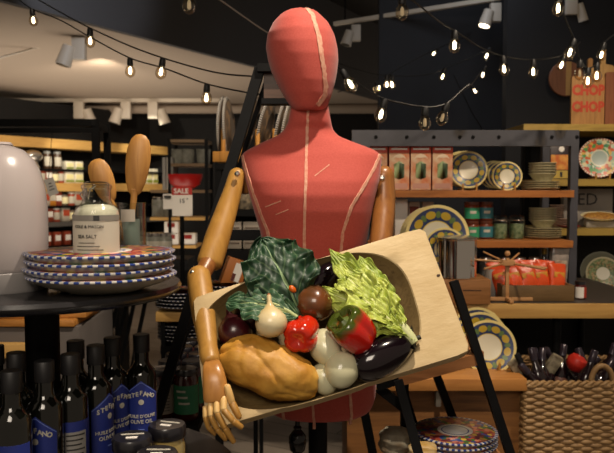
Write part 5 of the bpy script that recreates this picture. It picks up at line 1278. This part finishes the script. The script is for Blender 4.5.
# ------------------------------------------------------------------ far right wall shelves
RD2 = 3.55
rs = thing('wall_shelf_unit', 'far right shelf unit with yellow-edged boards behind the steel shelves', 'shelving', (P(590, 200, RD2).x, RD2, 0)); O = rs.location
YW = woodmat('mustard_board', '#8f7432', '#a3873c', 'x', 5)
xR = P(665, 100, RD2).x-O.x
zR = [zat(131, RD2), zat(186, RD2), zat(235.5, RD2), zat(297, RD2)]
for z, px in zip(zR, (524, 545, 545, 545)):
    xl_ = P(px, 100, RD2).x-O.x; b = MB(); b.box(((xl_+xR)/2, .2, z+.0175), (xR-xl_, .40, .035), YW, .001); b.build('shelf_board', rs, smooth=False)
zR = [z+.035 for z in zR]
b = MB(); xl_ = P(548, 100, RD2).x-O.x; b.box(((xl_+xR)/2, .42, zR[0]/2), (xR-xl_, .03, zR[0]), BKP); b.build('back_panel', rs, smooth=False)
for sx in (xl_+.02, xR-.02): b = MB(); b.box((sx, .385, zR[0]/2), (.03, .03, zR[0]-.04), BLACK); b.build('post', rs, smooth=False)
# cutting boards on top
CBW = woodmat('chop_board_wood', '#8c6232', '#a5773f', 'z', 5); CBR = woodmat('reddish_board_wood', '#6e3c22', '#824a2a', 'z', 5); CBP = woodmat('pale_board_wood', '#a07a44', '#b48c52', 'z', 5)
ORT = mat('orange_red_paint', '#b23a18', .5)
def board_poly(name, lab, x0, y0, x1, y1, D, m_, handle=None, th=.018, z0=zR[0]):
    a, c_ = P(x0, y0, D), P(x1, y1, D); w2 = (c_.x-a.x)/2; h2 = a.z-z0-.001
    t = thing(name, lab, 'cutting board', ((a.x+c_.x)/2, D, z0+.001))
    pts = [(-w2, .004), (-w2+.004, 0), (w2-.004, 0), (w2, .004)]
    if handle:
        hw, hb_ = handle; hz = h2-hb_
        pts += [(w2, hz-.012), (w2-.012, hz)] + [(hw, hz+.008), (hw, h2-.01), (hw*.5, h2), (-hw*.5, h2), (-hw, h2-.01), (-hw, hz+.008)] + [(-w2+.012, hz), (-w2, hz-.012)]
    else: pts += [(w2, h2-.008), (w2-.008, h2), (-w2+.008, h2), (-w2, h2-.008)]
    b = MB(); b.prism(pts, 0, th, m_, lambda v: Vector((v.x, -v.z+th, v.y))); b.build('board', t, smooth=False); return t
cbt = board_poly('cutting_board', 'wooden cutting board painted with CHOP CHOP on the top right shelf', 572, 76, 604, 118, RD2+.05, CBW, None)
hh_ = P(0, 76, RD2+.05).z-zR[0]
text('CHOP', .070, ORT, cbt, (0, -.0012, hh_*.70), None, 'painted_word', sx=.84, bold=.0038); text('CHOP', .070, ORT, cbt, (0, -.0012, hh_*.36), None, 'painted_word', sx=.84, bold=.0038)
board_poly('cutting_board', 'tall pale paddle board right behind the CHOP CHOP board', 592, 48, 614, 118, RD2+.14, CBP, (.012, .09))
board_poly('cutting_board', 'narrow brown paddle board showing its handle above the CHOP CHOP board', 583, 58, 597, 118, RD2+.22, CBW, (.012, .09))
board_poly('cutting_board', 'dark reddish board cut by the right edge on the top shelf', 606, 72, 640, 118, RD2+.09, CBR, None)
rbp = P(565.5, 79, 4.54)
rb = thing('round_board', 'round brown board with a pale stripe hanging on the dark wall', 'cutting board', rbp)
b = MB(); b.lathe([(0, 0), (.109, 0), (.112, .004), (.112, .016), (.108, .02), (0, .02)], woodmat('round_board_wood', '#70432a', '#845234', 'z', 5), 56, (0, 0, 0), axis=(0, -1, 0)); b.build('disc', rb)
b = MB(); b.box((.012, -.0205, 0), (.034, .003, .212), CBP); b.build('pale_stripe', rb)
b = MB(); b.tube([(0, -.01, .105), (0, .03, .155), (0, .062, .165)], .004, BLACK, 8); b.build('hanging_cord', rb)
# decorated plates on easels
FLP = platemat('bright_floral_glaze', 1.0, [(0, '#8f9e96'), (.36, '#c4bfa8'), (.43, '#a9b8a0'), (.9, '#c9bfa4')], None, (.43, .92, ['#8fb0a0', '#c4592e', '#4d8a4a', '#c9a04a', '#b8c4a8', '#a8452a', '#cfc39a', '#3f7a5a'], 6.5), (44, .93, '#9a3a2a'))
def dplate(m_, R, c, lab, cat='plate'):
    q = Vector((0, 0, 1)).rotation_difference(Vector((-.25, -1, .14)).normalized())
    b = MB(); b.lathe([(0, .004), (.5, .006), (.6, .04), (.92, .11), (.985, .122), (1, .12), (.995, .10), (.9, .075), (.6, -.01), (.5, -.03), (0, -.02)], m_, 64)
    b.v = b.v; o = b.build('floral_plate', loc=c, rot=q, angle=50); o.scale = (R,)*3; return tag(o, lab, cat)
dplate(FLP, .102, P(599.5, 158, RD2+.06), 'bright floral plate with red dotted rim on a yellow easel at right')
ea = easel(600, 186, RD2+.05, .07, 'small wooden easel under the bright floral plate'); ea.location.z = zR[1]+.0005
GRP = platemat('green_brown_floral_glaze', 1.0, [(0, '#c4c0b0'), (.38, '#6f7a58'), (.9, '#9a9274')], None, (.40, .9, ['#5f6f48', '#8a6a4a', '#77835e', '#4a5a3c', '#9a8a68'], 12), None)
dplate(GRP, .085, P(603, 273.5, RD2+.03), 'green and brown floral plate on the lowest right shelf')
dplate(mat('smoky_glass_plate', '#5a5a4e', .15, coat=.4), .102, P(600.5, 271, RD2+.10), 'larger smoky plate behind the green and brown floral plate')
ea = easel(603, 296, RD2+.04, .06, 'small wooden easel under the green and brown floral plate'); ea.location.z = zR[3]+.0005
# picture box, pink stacks, poster pack, oval dish
pb = boxthing('picture_carton', 'dark carton with an orange food picture behind the steel post', 'carton', (P(565, 170, RD2).x, RD2+.08, zR[1]+.001), (.125, .08, zat(143, RD2)-zR[1]), mat('carton_dark_plum', '#2a1f24', .4))
b = MB(); hb_ = zat(143, RD2)-zR[1]; b.box((0, -.0408, hb_*.47), (.118, .0018, hb_*.42), mat('food_picture', '#b8521f', .5, 0, ('#d8a04a', 32, 4))); b.build('food_picture', pb)
b = MB(); b.box((0, -.0408, hb_*.13), (.118, .0018, hb_*.22), mat('picture_yellow_base', '#b39a48', .5)); b.build('yellow_base', pb)
b = MB(); b.lathe([(0, 0), (.014, 0), (.014, .0015), (0, .002)], WHITE, 20, (-.005, -.0402, hb_*.84), axis=(0, -1, 0)); b.build('white_disc', pb)
b = MB(); b.box((-.005, -.0425, hb_*.13), (.012, .0018, hb_*.14), INK); b.build('figure_mark', pb)
PK = mat('pinkish_glaze', '#a08878', .3)
def pstack(x, n, z, step, R, lab, grp):
    for i in range(n):
        p = (P(x, 200, RD2+.1).x, RD2+.12, z+step*i+.001)
        global pk0
        if i == 0 and 'pk0' not in globals():
            b = MB(); b.lathe([(0, .01), (.6, .012), (.95, .20), (1, .22), (1, .18), (.7, 0), (0, 0)], PK, 36); pk0 = b.build('pink_bowl', loc=p); pk0.scale = (R,)*3; tag(pk0, '%s %s' % (ordn[i], lab), 'bowl', grp)
        else: dup(pk0, p, (0, 0, 0), '%s %s' % (ordn[i], lab), grp, (R,)*3)
pstack(561, 4, zR[2], .0115, .052, 'pinkish bowl of the wide pile behind the cream bowls', 'wide pinkish bowls')
pstack(558, 6, zR[2]+.052, .0115, .038, 'small pinkish bowl stacked on the wide pinkish bowls', 'small pinkish bowls')
rp2 = MB(); rp2.lathe([(0, .004), (.04, .005), (.058, .012), (.058, .009), (.04, 0), (0, 0)], mat('dark_red_glaze', '#7a1f1c', .3), 36); tag(rp2.build('red_saucer', loc=(P(573.5, 230, RD2).x, RD2+.065, zR[2]+.001)), 'dark red saucer partly behind the steel post', 'saucer')
pp_ = boxthing('paper_package', 'crumpled pale paper package with large dark letters behind the oval dish', 'package', (P(602, 210, RD2).x, RD2+.20, zR[2]+.001), (.26, .05, zat(191, RD2)-zR[2]+.01), mat('crumpled_grey_paper', '#8d8780', .7, 0, ('#9c968e', 8, 4), .6, 20))
text('ED', .090, INK, pp_, (-.005, -.026, zat(200, RD2+.17)-zR[2]), None, 'package_letters')
b = MB(); b.lathe([(0, .006), (.6, .008), (.92, .16), (1, .20), (1.02, .19), (.95, .12), (.62, 0), (0, 0)], CREAMG, 48); b.v = [(x*.10, y*.055, z*.10) for x, y, z in b.v]
od = thing('oval_dish', 'oval cream dish piled with golden snacks before the pale paper package', 'dish', (P(600, 216, RD2+.1).x, RD2+.10, zR[2]+.045), (.35, 0, 0)); b.build('dish', od)
b = MB(); b.box((0, -.0, -.022), (.15, .05, .036), mat('white_cloth_fold', '#a8a298', .8), .006); b.build('folded_cloth', od)
b = MB(); b.sphere((0, 0, .014), .088, mat('golden_snack', '#b08436', .6, 0, ('#7a4a20', 70, 3), .9, 90), 18, (1, .5, .20)); b.build('snacks', od)
od['kind'] = 'thing'

# ------------------------------------------------------------------ wooden plinth, plates and basket lower right
PLN = 2.45; zP = zat(377, PLN)
pl = thing('wooden_plinth', 'low brown wooden plinth holding lemon plates beside the wicker basket', 'plinth', (P(440, 400, PLN).x, PLN, 0)); O = pl.location
xa, xb = P(346, 380, PLN).x-O.x, P(524.5, 380, PLN).x-O.x
PW = woodmat('plinth_wood', '#6e4722', '#83572c', 'x', 4, .55, .3, '#5c3a1c')
b = MB(); b.box(((xa+xb)/2, .19, (zP-.042)/2), (xb-xa-.01, .34, zP-.042), PW, .002); b.build('body', pl)
b = MB(); b.box(((xa+xb)/2, .17, zP-.021), (xb-xa, .40, .042), woodmat('plinth_top_wood', '#94602c', '#a87238', 'x', 5), .002); b.build('top', pl)
b = MB(); b.box((P(438, 397, PLN).x-O.x, .005, zat(398, PLN)), (.02, .03, .06), mat('grey_hinge', '#8a857c', .4, .5), .004); b.build('hinge', pl)
for i, (x, y, dd) in enumerate(((488.5, 347, .14), (481, 339, .19), (477.5, 334, .23), (474, 329.5, .28))):
    lemon_plate(.102 if i else .100, '', Vector((P(x, y, PLN+dd).x, PLN+dd, P(x, y, PLN+dd).z)), .25, ['front lemon plate of the four standing on the wooden plinth', 'second lemon plate from the front on the wooden plinth', 'third lemon plate from the front on the wooden plinth', 'rearmost lemon plate on the wooden plinth'][i], 'lemon plates on the plinth', lp)
ea = easel(489, 370, PLN+.12, .06, 'small wooden easel under the lemon plates on the plinth'); ea.location.z = zP+.0005
BK = 2.42
xb0, xb1 = P(526, 400, BK).x, P(668, 400, BK).x; zB1 = zat(379, BK)
bk = thing('wicker_basket', 'large brown wicker basket full of dark bottles at the lower right corner', 'basket', ((xb0+xb1)/2, BK+.2, 0)); O = bk.location
W2, D2 = (xb1-xb0)/2, .19
WK = mat('wicker_cane', '#9a7a50', .6, 0, ('#755834', 35, 3), .4, 120)
def perim(s):
    "point and outward normal along the rounded rectangle, s in metres"
    segs = [((-W2, -D2), (W2, -D2), (0, -1)), ((W2, -D2), (W2, D2), (1, 0)), ((W2, D2), (-W2, D2), (0, 1)), ((-W2, D2), (-W2, -D2), (-1, 0))]
    for a, c_, n_ in segs:
        L_ = math.hypot(c_[0]-a[0], c_[1]-a[1])
        if s <= L_: t = s/L_; return a[0]+(c_[0]-a[0])*t, a[1]+(c_[1]-a[1])*t, n_
        s -= L_
    return segs[0][0][0], segs[0][0][1], (0, -1)
PER = 4*(W2+D2); stp = PER/2/round(PER/2/.034); NS = int(PER/stp)*6; rowh = .0125; NRr = int((zB1-.02)/rowh)
b = MB(); b._m(WK)
for k in range(NRr*5+1):
    z = .0+rowh*k/5; row = k//5; ph = (k % 5)/5
    for j in range(NS):
        s_ = PER*j/NS; x, y, n_ = perim(s_); wv = math.sin(PI*s_/stp+PI*(row % 2)); off = .0035*wv+.011*(math.sin(PI*ph)**.6)-.009
        dz_ = 0; b.v.append((x+n_[0]*off, y+n_[1]*off, z+dz_))
for k in range(NRr*5):
    for j in range(NS): b.f.append((k*NS+j, k*NS+(j+1) % NS, (k+1)*NS+(j+1) % NS, (k+1)*NS+j)); b.mi.append(0)
o = b.build('woven_side', bk, angle=80); so = o.modifiers.new('s', 'SOLIDIFY'); so.thickness = .006; so.offset = -1
b = MB()
for ph in (0, PI):
    pts = []
    for j in range(241):
        s_ = PER*(j % 240)/240; x, y, n_ = perim(s_); a = 2*PI*s_/.05+ph; pts.append((x+n_[0]*.006*math.cos(a), y+n_[1]*.006*math.cos(a), NRr*rowh+.003+.006*math.sin(a)))
    b.tube(pts, .0062, WK, 8, False)
b.build('braided_rim', bk)
b = MB(); b.box((0, 0, zB1-.16), (W2*2-.02, D2*2-.02, .01), mat('basket_inner_board', '#2a1d12', .8)); b.build('inner_board', bk)
b = MB(); b.tube([(P(607, 370, BK).x-O.x+.038*math.cos(a), -D2+.03, NRr*rowh+.058*math.sin(a)) for a in [PI*i/14 for i in range(15)]], .010, WK, 10); b.build('handle', bk)
# bottles in the basket
wbm = mat('wine_dark_bottle', '#150d10', .12, 0, ('#1f1216', 6, 2), coat=.5)
wb = thing('wine_bottle', 'x', 'bottle')
b = MB(); b.lathe([(0, 0), (.030, 0), (.033, .004), (.033, .15), (.028, .17), (.014, .195), (.0135, .25), (0, .25)], wbm, 28); b.build('body', wb)
b = MB(); b.lathe([(0, .215), (.0150, .215), (.0155, .225), (.0155, .262), (.013, .265), (0, .265)], mat('dark_foil_capsule', '#3a3a48', .25, .3, ('#2a1a1e', 20, 2)), 24); b.build('capsule', wb)
b = MB(); wrapped([(-.04, .04, .12), (.04, .04, .12)], .0337, mat('wine_brown_label', '#5c3a30', .5), 'label', wb)
bx = bk.location.x
spw = [(535, -.10, .35, -.45), (546, .02, -.2, .3), (557, -.06, .15, -.35), (570, .03, -.3, .15), (583, -.08, .45, .35), (596, .0, .25, -.2), (549, -.12, -.15, -.15), (604, -.10, -.2, .3), (575, -.12, .2, .05), (541, -.13, .1, .4), (565, -.14, -.45, .1), (590, -.05, -.4, -.3), (552, .06, .5, .1), (609, -.14, .35, .2)]
dsc = ['leftmost, leaning right', 'second from left', 'centre left', 'centre', 'right of the red stopper', 'far right', 'small dark one at the front left', 'front right by the handle', 'front centre', 'front left tilted left', 'front middle tilted left', 'right of centre tilted left', 'rear left tilted right', 'foremost near the handle']
for i, (x, dy, ty, tx) in enumerate(spw):
    if dy < -.05: tx = -abs(tx)
    D_ = BK+.2+dy; p = Vector((P(x, 380, D_).x, D_, zB1-.165)); p.z += .02; sc_ = (.9,)*3
    if i == 0: wb.location = p; wb.rotation_euler = (tx, ty*1.6, 0); wb.scale = sc_; wb['label'] = 'dark bottle in the wicker basket, '+dsc[i]; wb['group'] = 'dark bottles in the basket'
    else: dup(wb, p, (tx, ty*1.6, 0), 'dark bottle in the wicker basket, '+dsc[i], scale=sc_)
b = MB(); b.lathe([(0, 0), (.02, 0), (.034, .012), (.038, .034), (.030, .052), (.012, .060), (0, .06)], mat('bright_red_cap', '#b4281c', .4), 28)
tag(b.build('red_stopper', loc=(P(574, 366, BK+.14).x, BK+.16, zB1-.005), rot=(.3, .5, 0)), 'bright red rounded ball stopper standing out of the wicker basket', 'stopper')
pn_ = mat('printed_packet', '#a39a82', .5, 0, ('#4a3d2c', 40, 3))
for i, (x, r) in enumerate(((522, -.6), (538, .5))):
    b = MB(); b.box((0, 0, .06), (.045, .03, .13), pn_, .008); tag(b.build('snack_packet', loc=(P(x+7, 372, BK+.12).x, BK+.12+.05*i, zB1-.06), rot=(.2, r, 0)), ['left mottled packet leaning out of the wicker basket', 'right mottled packet leaning in the wicker basket'][i], 'packet', 'packets in the basket')
b = MB(); b.box((0, 0, .06), (.022, .012, .15), BLACKG, .003); tag(b.build('black_box', loc=(P(526, 372, BK+.09).x+.02, BK+.09, zB1-.05), rot=(.1, -.45, 0)), 'slim black box leaning across the packets in the basket', 'box')
# packets beside the bowls on the stool
def lumpbox(name, lab, cat, p, d, m_, seed):
    b = MB(); b.sphere((0, 0, 0), 1, m_, 18); rn = random.Random(seed); f = [(rn.uniform(2, 7), rn.uniform(0, 6)) for _ in range(6)]
    vs = []
    for x, y, z in b.v:
        q = [math.copysign(abs(v)**.7, v) for v in (x, y, z)]; k = 1+.08*math.sin(f[0][0]*x+f[0][1])*math.sin(f[1][0]*y+f[1][1])+.08*math.sin(f[2][0]*z*2+f[2][1]+3*x)
        vs.append((q[0]*d[0]/2*k, q[1]*d[1]/2*k, (q[2]+1)*d[2]/2))
    b.v = vs; return tag(b.build(name, loc=p, angle=180), lab, cat)
lumpbox('paper_bag', 'crumpled pale patterned bag beside the floral bowls on the stool', 'bag', (P(396, 445, 1.82).x, 1.84, TRZ0), (.085, .09, .07), mat('crumpled_bag_paper', '#8f8a78', .6, 0, ('#6a5a44', 40, 4), .6, 60), 3)
lumpbox('cheese_wedge', 'golden wrapped cheese beside the crumpled bag on the stool', 'cheese', (P(424, 447, 1.74).x, 1.755, TRZ0), (.075, .06, .062), mat('golden_rind', '#b08a42', .5, 0, ('#c9b890', 25, 3)), 5)

# ------------------------------------------------------------------ track lights
TWH = mat('white_track_paint', '#c9bfb0', .5); TLIT = mat('lamp_face', '#fff2d8', .5, emit=('#ffe9c4', 6))
def head_proto(name, lit_):
    t = thing(name, 'x', 'track light')
    b = MB(); b.box((0, 0, -.07), (.075, .05, .13), TWH, .004); b.build('driver_box', t)
    b = MB(); b.tube([(-.05, -.02, -.06), (-.085, -.03, -.17)], [.036, .045], TWH, 20); hh = b.build('lamp_head', t)
    b = MB(); b.tube([(-.085, -.03, -.168), (-.086, -.0303, -.172)], .038, TLIT if lit_ else mat('unlit_lens', '#4a463f', .3), 20); b.build('lens', hh)
    return t
tr = thing('light_track', 'pale ceiling track bar running above the mannequin to the upper right', 'track', P(398, 14, 5.5))
b = MB(); b.bar(P(334.5, 24, 5.9)-tr.location, P(500, -2, 5.05)-tr.location, .03, .035, TWH); b.build('bar', tr, smooth=False)
b = MB(); b.tube([P(345, 22, 5.85)-tr.location, P(345, 22, 5.85)-tr.location+Vector((0, 0, .50))], .006, BLACK, 6); b.tube([P(470, 3, 5.2)-tr.location, P(470, 3, 5.2)-tr.location+Vector((0, 0, .5))], .006, BLACK, 6); b.build('hanger', tr)
h1 = head_proto('track_light', False); h1.location = P(356, 22, 5.78)-Vector((0, 0, .02)); h1['label'] = 'unlit white track spotlight to the right of the mannequin head'
h2 = head_proto('track_light', True); h2.location = P(495.5, 0, 5.08)-Vector((0, 0, .02)); h2['label'] = 'lit white track spotlight on the pale track bar'
spot('track_lamp', h2.location+Vector((-.09, -.04, -.2)), h2.location+Vector((-.2, -.6, -2)), 8, 70)
dup(h1, P(571, -6, 4.6), (0, 0, PI), 'white track spotlight at the top edge above the round board')
dup(h1, Vector((P(79, 40, 4.9).x, 4.9, 2.38)), (0, 0, 0), 'white track spotlight alone in the middle of the cream ceiling', scale=(1.2,)*3)
tb2 = thing('light_track', 'pale ceiling track bar over the far left shelving', 'track', (P(80, 100, 8.2).x, 8.2, 2.36))
b = MB(); b.box((0, 0, 0), (3.4, .04, .04), TWH); b.build('bar', tb2)
for x, r, lab in ((79, PI, 'far track spotlight turned right above the glass canisters'), (126, 0, 'far track spotlight turned left above the big wooden spoon'), (153, PI, 'far track spotlight rightmost on the cream ceiling'), (4, PI, 'far track spotlight at the left edge of the picture')):
    dup(h1, Vector((P(x, 100, 8.15).x, 8.15, 2.345)), (0, 0, r), lab.replace('above the glass canisters', 'left of the wooden spoons'), 'far track spotlights', (1.5,)*3)
b = MB(); b.tube([P(-5, 59, 5.2), P(35, 48, 5.3), P(75, 42, 5.35)], .008, TWH, 6); o = b.build('ceiling_conduit'); struct(o)

# ------------------------------------------------------------------ string lights
WIRE = mat('black_wire', '#0e0d0d', .45); SOCK = mat('black_socket', '#101011', .5)
BG = glassmat('bulb_glass', '#fff4e0', .03, .3)
FIL = mat('glowing_filament', '#fff0d0', .5, emit=('#fff2d6', 12)); FILD = mat('dim_filament', '#8a7a60', .5, emit=('#c8b89a', .35))
bulbs = {}
def bulb_meshes():
    b = MB(); b.lathe([(0, 0), (.011, 0), (.0135, -.008), (.0145, -.034), (.0125, -.038), (0, -.038)], SOCK, 16); s_ = b
    g = MB(); g.lathe([(.010, -.036), (.016, -.046), (.0215, -.062), (.021, -.076), (.014, -.090), (.004, -.097), (0, -.0975)], BG, 20)
    return s_, g
def string(name, lab, pts, D0, D1, bl, rad=.0028, wm=None):
    "pts: wire pixels; bl: [(x, y of the wire, lit, tilt)]"
    org = P(*pts[0], D0); t = thing(name, lab, 'string lights', org)
    L_ = [0]
    for a, c_ in zip(pts, pts[1:]): L_.append(L_[-1]+math.hypot(c_[0]-a[0], c_[1]-a[1]))
    fine = []
    n = len(pts)
    for i in range(n-1):
        p0, p1, p2, p3 = pts[max(i-1, 0)], pts[i], pts[i+1], pts[min(i+2, n-1)]
        for k in range(8):
            u = k/8; q = [.5*((2*p1[j])+(-p0[j]+p2[j])*u+(2*p0[j]-5*p1[j]+4*p2[j]-p3[j])*u*u+(-p0[j]+3*p1[j]-3*p2[j]+p3[j])*u**3) for j in (0, 1)]
            fine.append((q[0], q[1], (L_[i]+(L_[i+1]-L_[i])*u)/L_[-1]))
    fine.append((*pts[-1], 1))
    b = MB(); b.tube([P(x, y, D0+(D1-D0)*f)-org for x, y, f in fine], rad, wm or WIRE, 8); b.build('wire', t)
    for x, y, lit_, ti in bl:
        f = min(fine, key=lambda q: (q[0]-x)**2+(q[1]-y)**2); c = P(f[0], f[1], D0+(D1-D0)*f[2])-org
        sm, gm_ = bulb_meshes(); so_ = sm.build('socket', t, loc=c, rot=(0, ti, 0)); so_.scale = (.85, .85, .8)
        g = gm_.build('bulb', t, loc=c, rot=(0, ti, 0)); g.scale = (.95, .95, .8)
        fl = MB(); fl.tube([(0, 0, -.045), (0, 0, -.052), (0, 0, -.074), (0, 0, -.08)], [.002, .0055, .0065, .003], FIL if lit_ else FILD, 8); fl.build('filament', g)
    return t
string('string_lights', 'lower string of bulbs crossing the cream ceiling from the upper left', [(12, -6), (32, 9), (60, 20), (90, 37), (130, 58), (165, 68.5), (207, 84), (250, 93), (268, 95)], 3.3, 2.4, [(32, 9, 1, -.1), (129, 57, 1, 0), (207, 83, 1, .05)])
string('string_lights', 'upper string of bulbs running from the top left to the ladder', [(32, -4), (60, 12), (90, 28), (130, 46), (163, 58), (197, 68), (225, 74), (262, 77)], 3.0, 2.3, [(90, 27, 1, 0), (163, 57, 1, .15)])
string('string_lights', 'string with a single bulb at the top edge above the ladder', [(170, -12), (189, -13), (215, -3), (240, 14), (268, 33), (300, 50)], 2.0, 2.4, [(189, -16, 0, 0)], wm=mat('pale_wire', '#8a8078', .5))
string('string_lights', 'string of bulbs drooping right of the mannequin head and rising to the right', [(300, 40), (342, 70), (362, 86), (385, 99), (425, 107), (447, 103), (462, 90), (470, 84)], 2.1, 2.4, [(343, 70, 1, -.55), (386, 99, 1, .25), (423, 107, 0, 0), (447, 102, 0, .3)])
string('string_lights', 'string of large bulbs descending from the top centre to the round board', [(396, -8), (412, 0), (440, 22), (457, 32), (480, 47), (503, 56), (530, 59.5), (556, 57), (572, 50), (580, 42)], 2.1, 3.2, [(457, 29, 1, 0), (503, 52, 1, -.1), (532, 59, 1, 0), (564, 50, 1, .3), (403, -9, 0, 0)])
string('string_lights', 'thin string with small bulbs farther back right of the mannequin', [(338, 92), (360, 86), (379, 80), (400, 68), (430, 52), (462, 38), (470, 33)], 4.0, 5.58, [(379, 79, 1, 0), (388, 70, 1, 0), (437, 43, 1, .7), (369, 60, 0, 0)])
string('string_lights', 'thin string of small bulbs low in front of the blue grey wall', [(336, 62), (352, 68), (382, 75), (425, 75), (448, 67), (470, 58), (490, 48)], 3.8, 4.2, [(386, 76, 1, 0), (446, 66, 1, .3), (391, 57, 1, 0), (493, 44, 1, .4)])
string('string_lights', 'short pale string rising with two small bulbs left of the dark corner', [(450, 101), (454, 98), (464, 90), (471, 85), (478, 76), (486, 66)], 5.58, 4.3, [(471, 85, 1, -.6), (485, 66, 1, .3)], wm=mat('pale_wire', '#8a8078', .5))
string('string_lights', 'string of bulbs falling from the top over the round board and CHOP CHOP board', [(556, -14), (559, -6), (563, 12), (572, 34), (577, 46), (580, 60), (588, 68), (597, 63), (602, 46), (612, 36), (622, 32)], 2.3, 3.1, [(558, -7, 1, 0), (580, 60, 0, 0), (588, 68, 1, 0), (597, 63, 1, 0), (577, 38, 1, .3), (602, 42, 1, .2)])
string('string_wire', 'bare black wire hanging diagonally by the upper right wall', [(454, 75), (470, 108), (480, 125), (486, 135)], 5.59, 5.59, [])
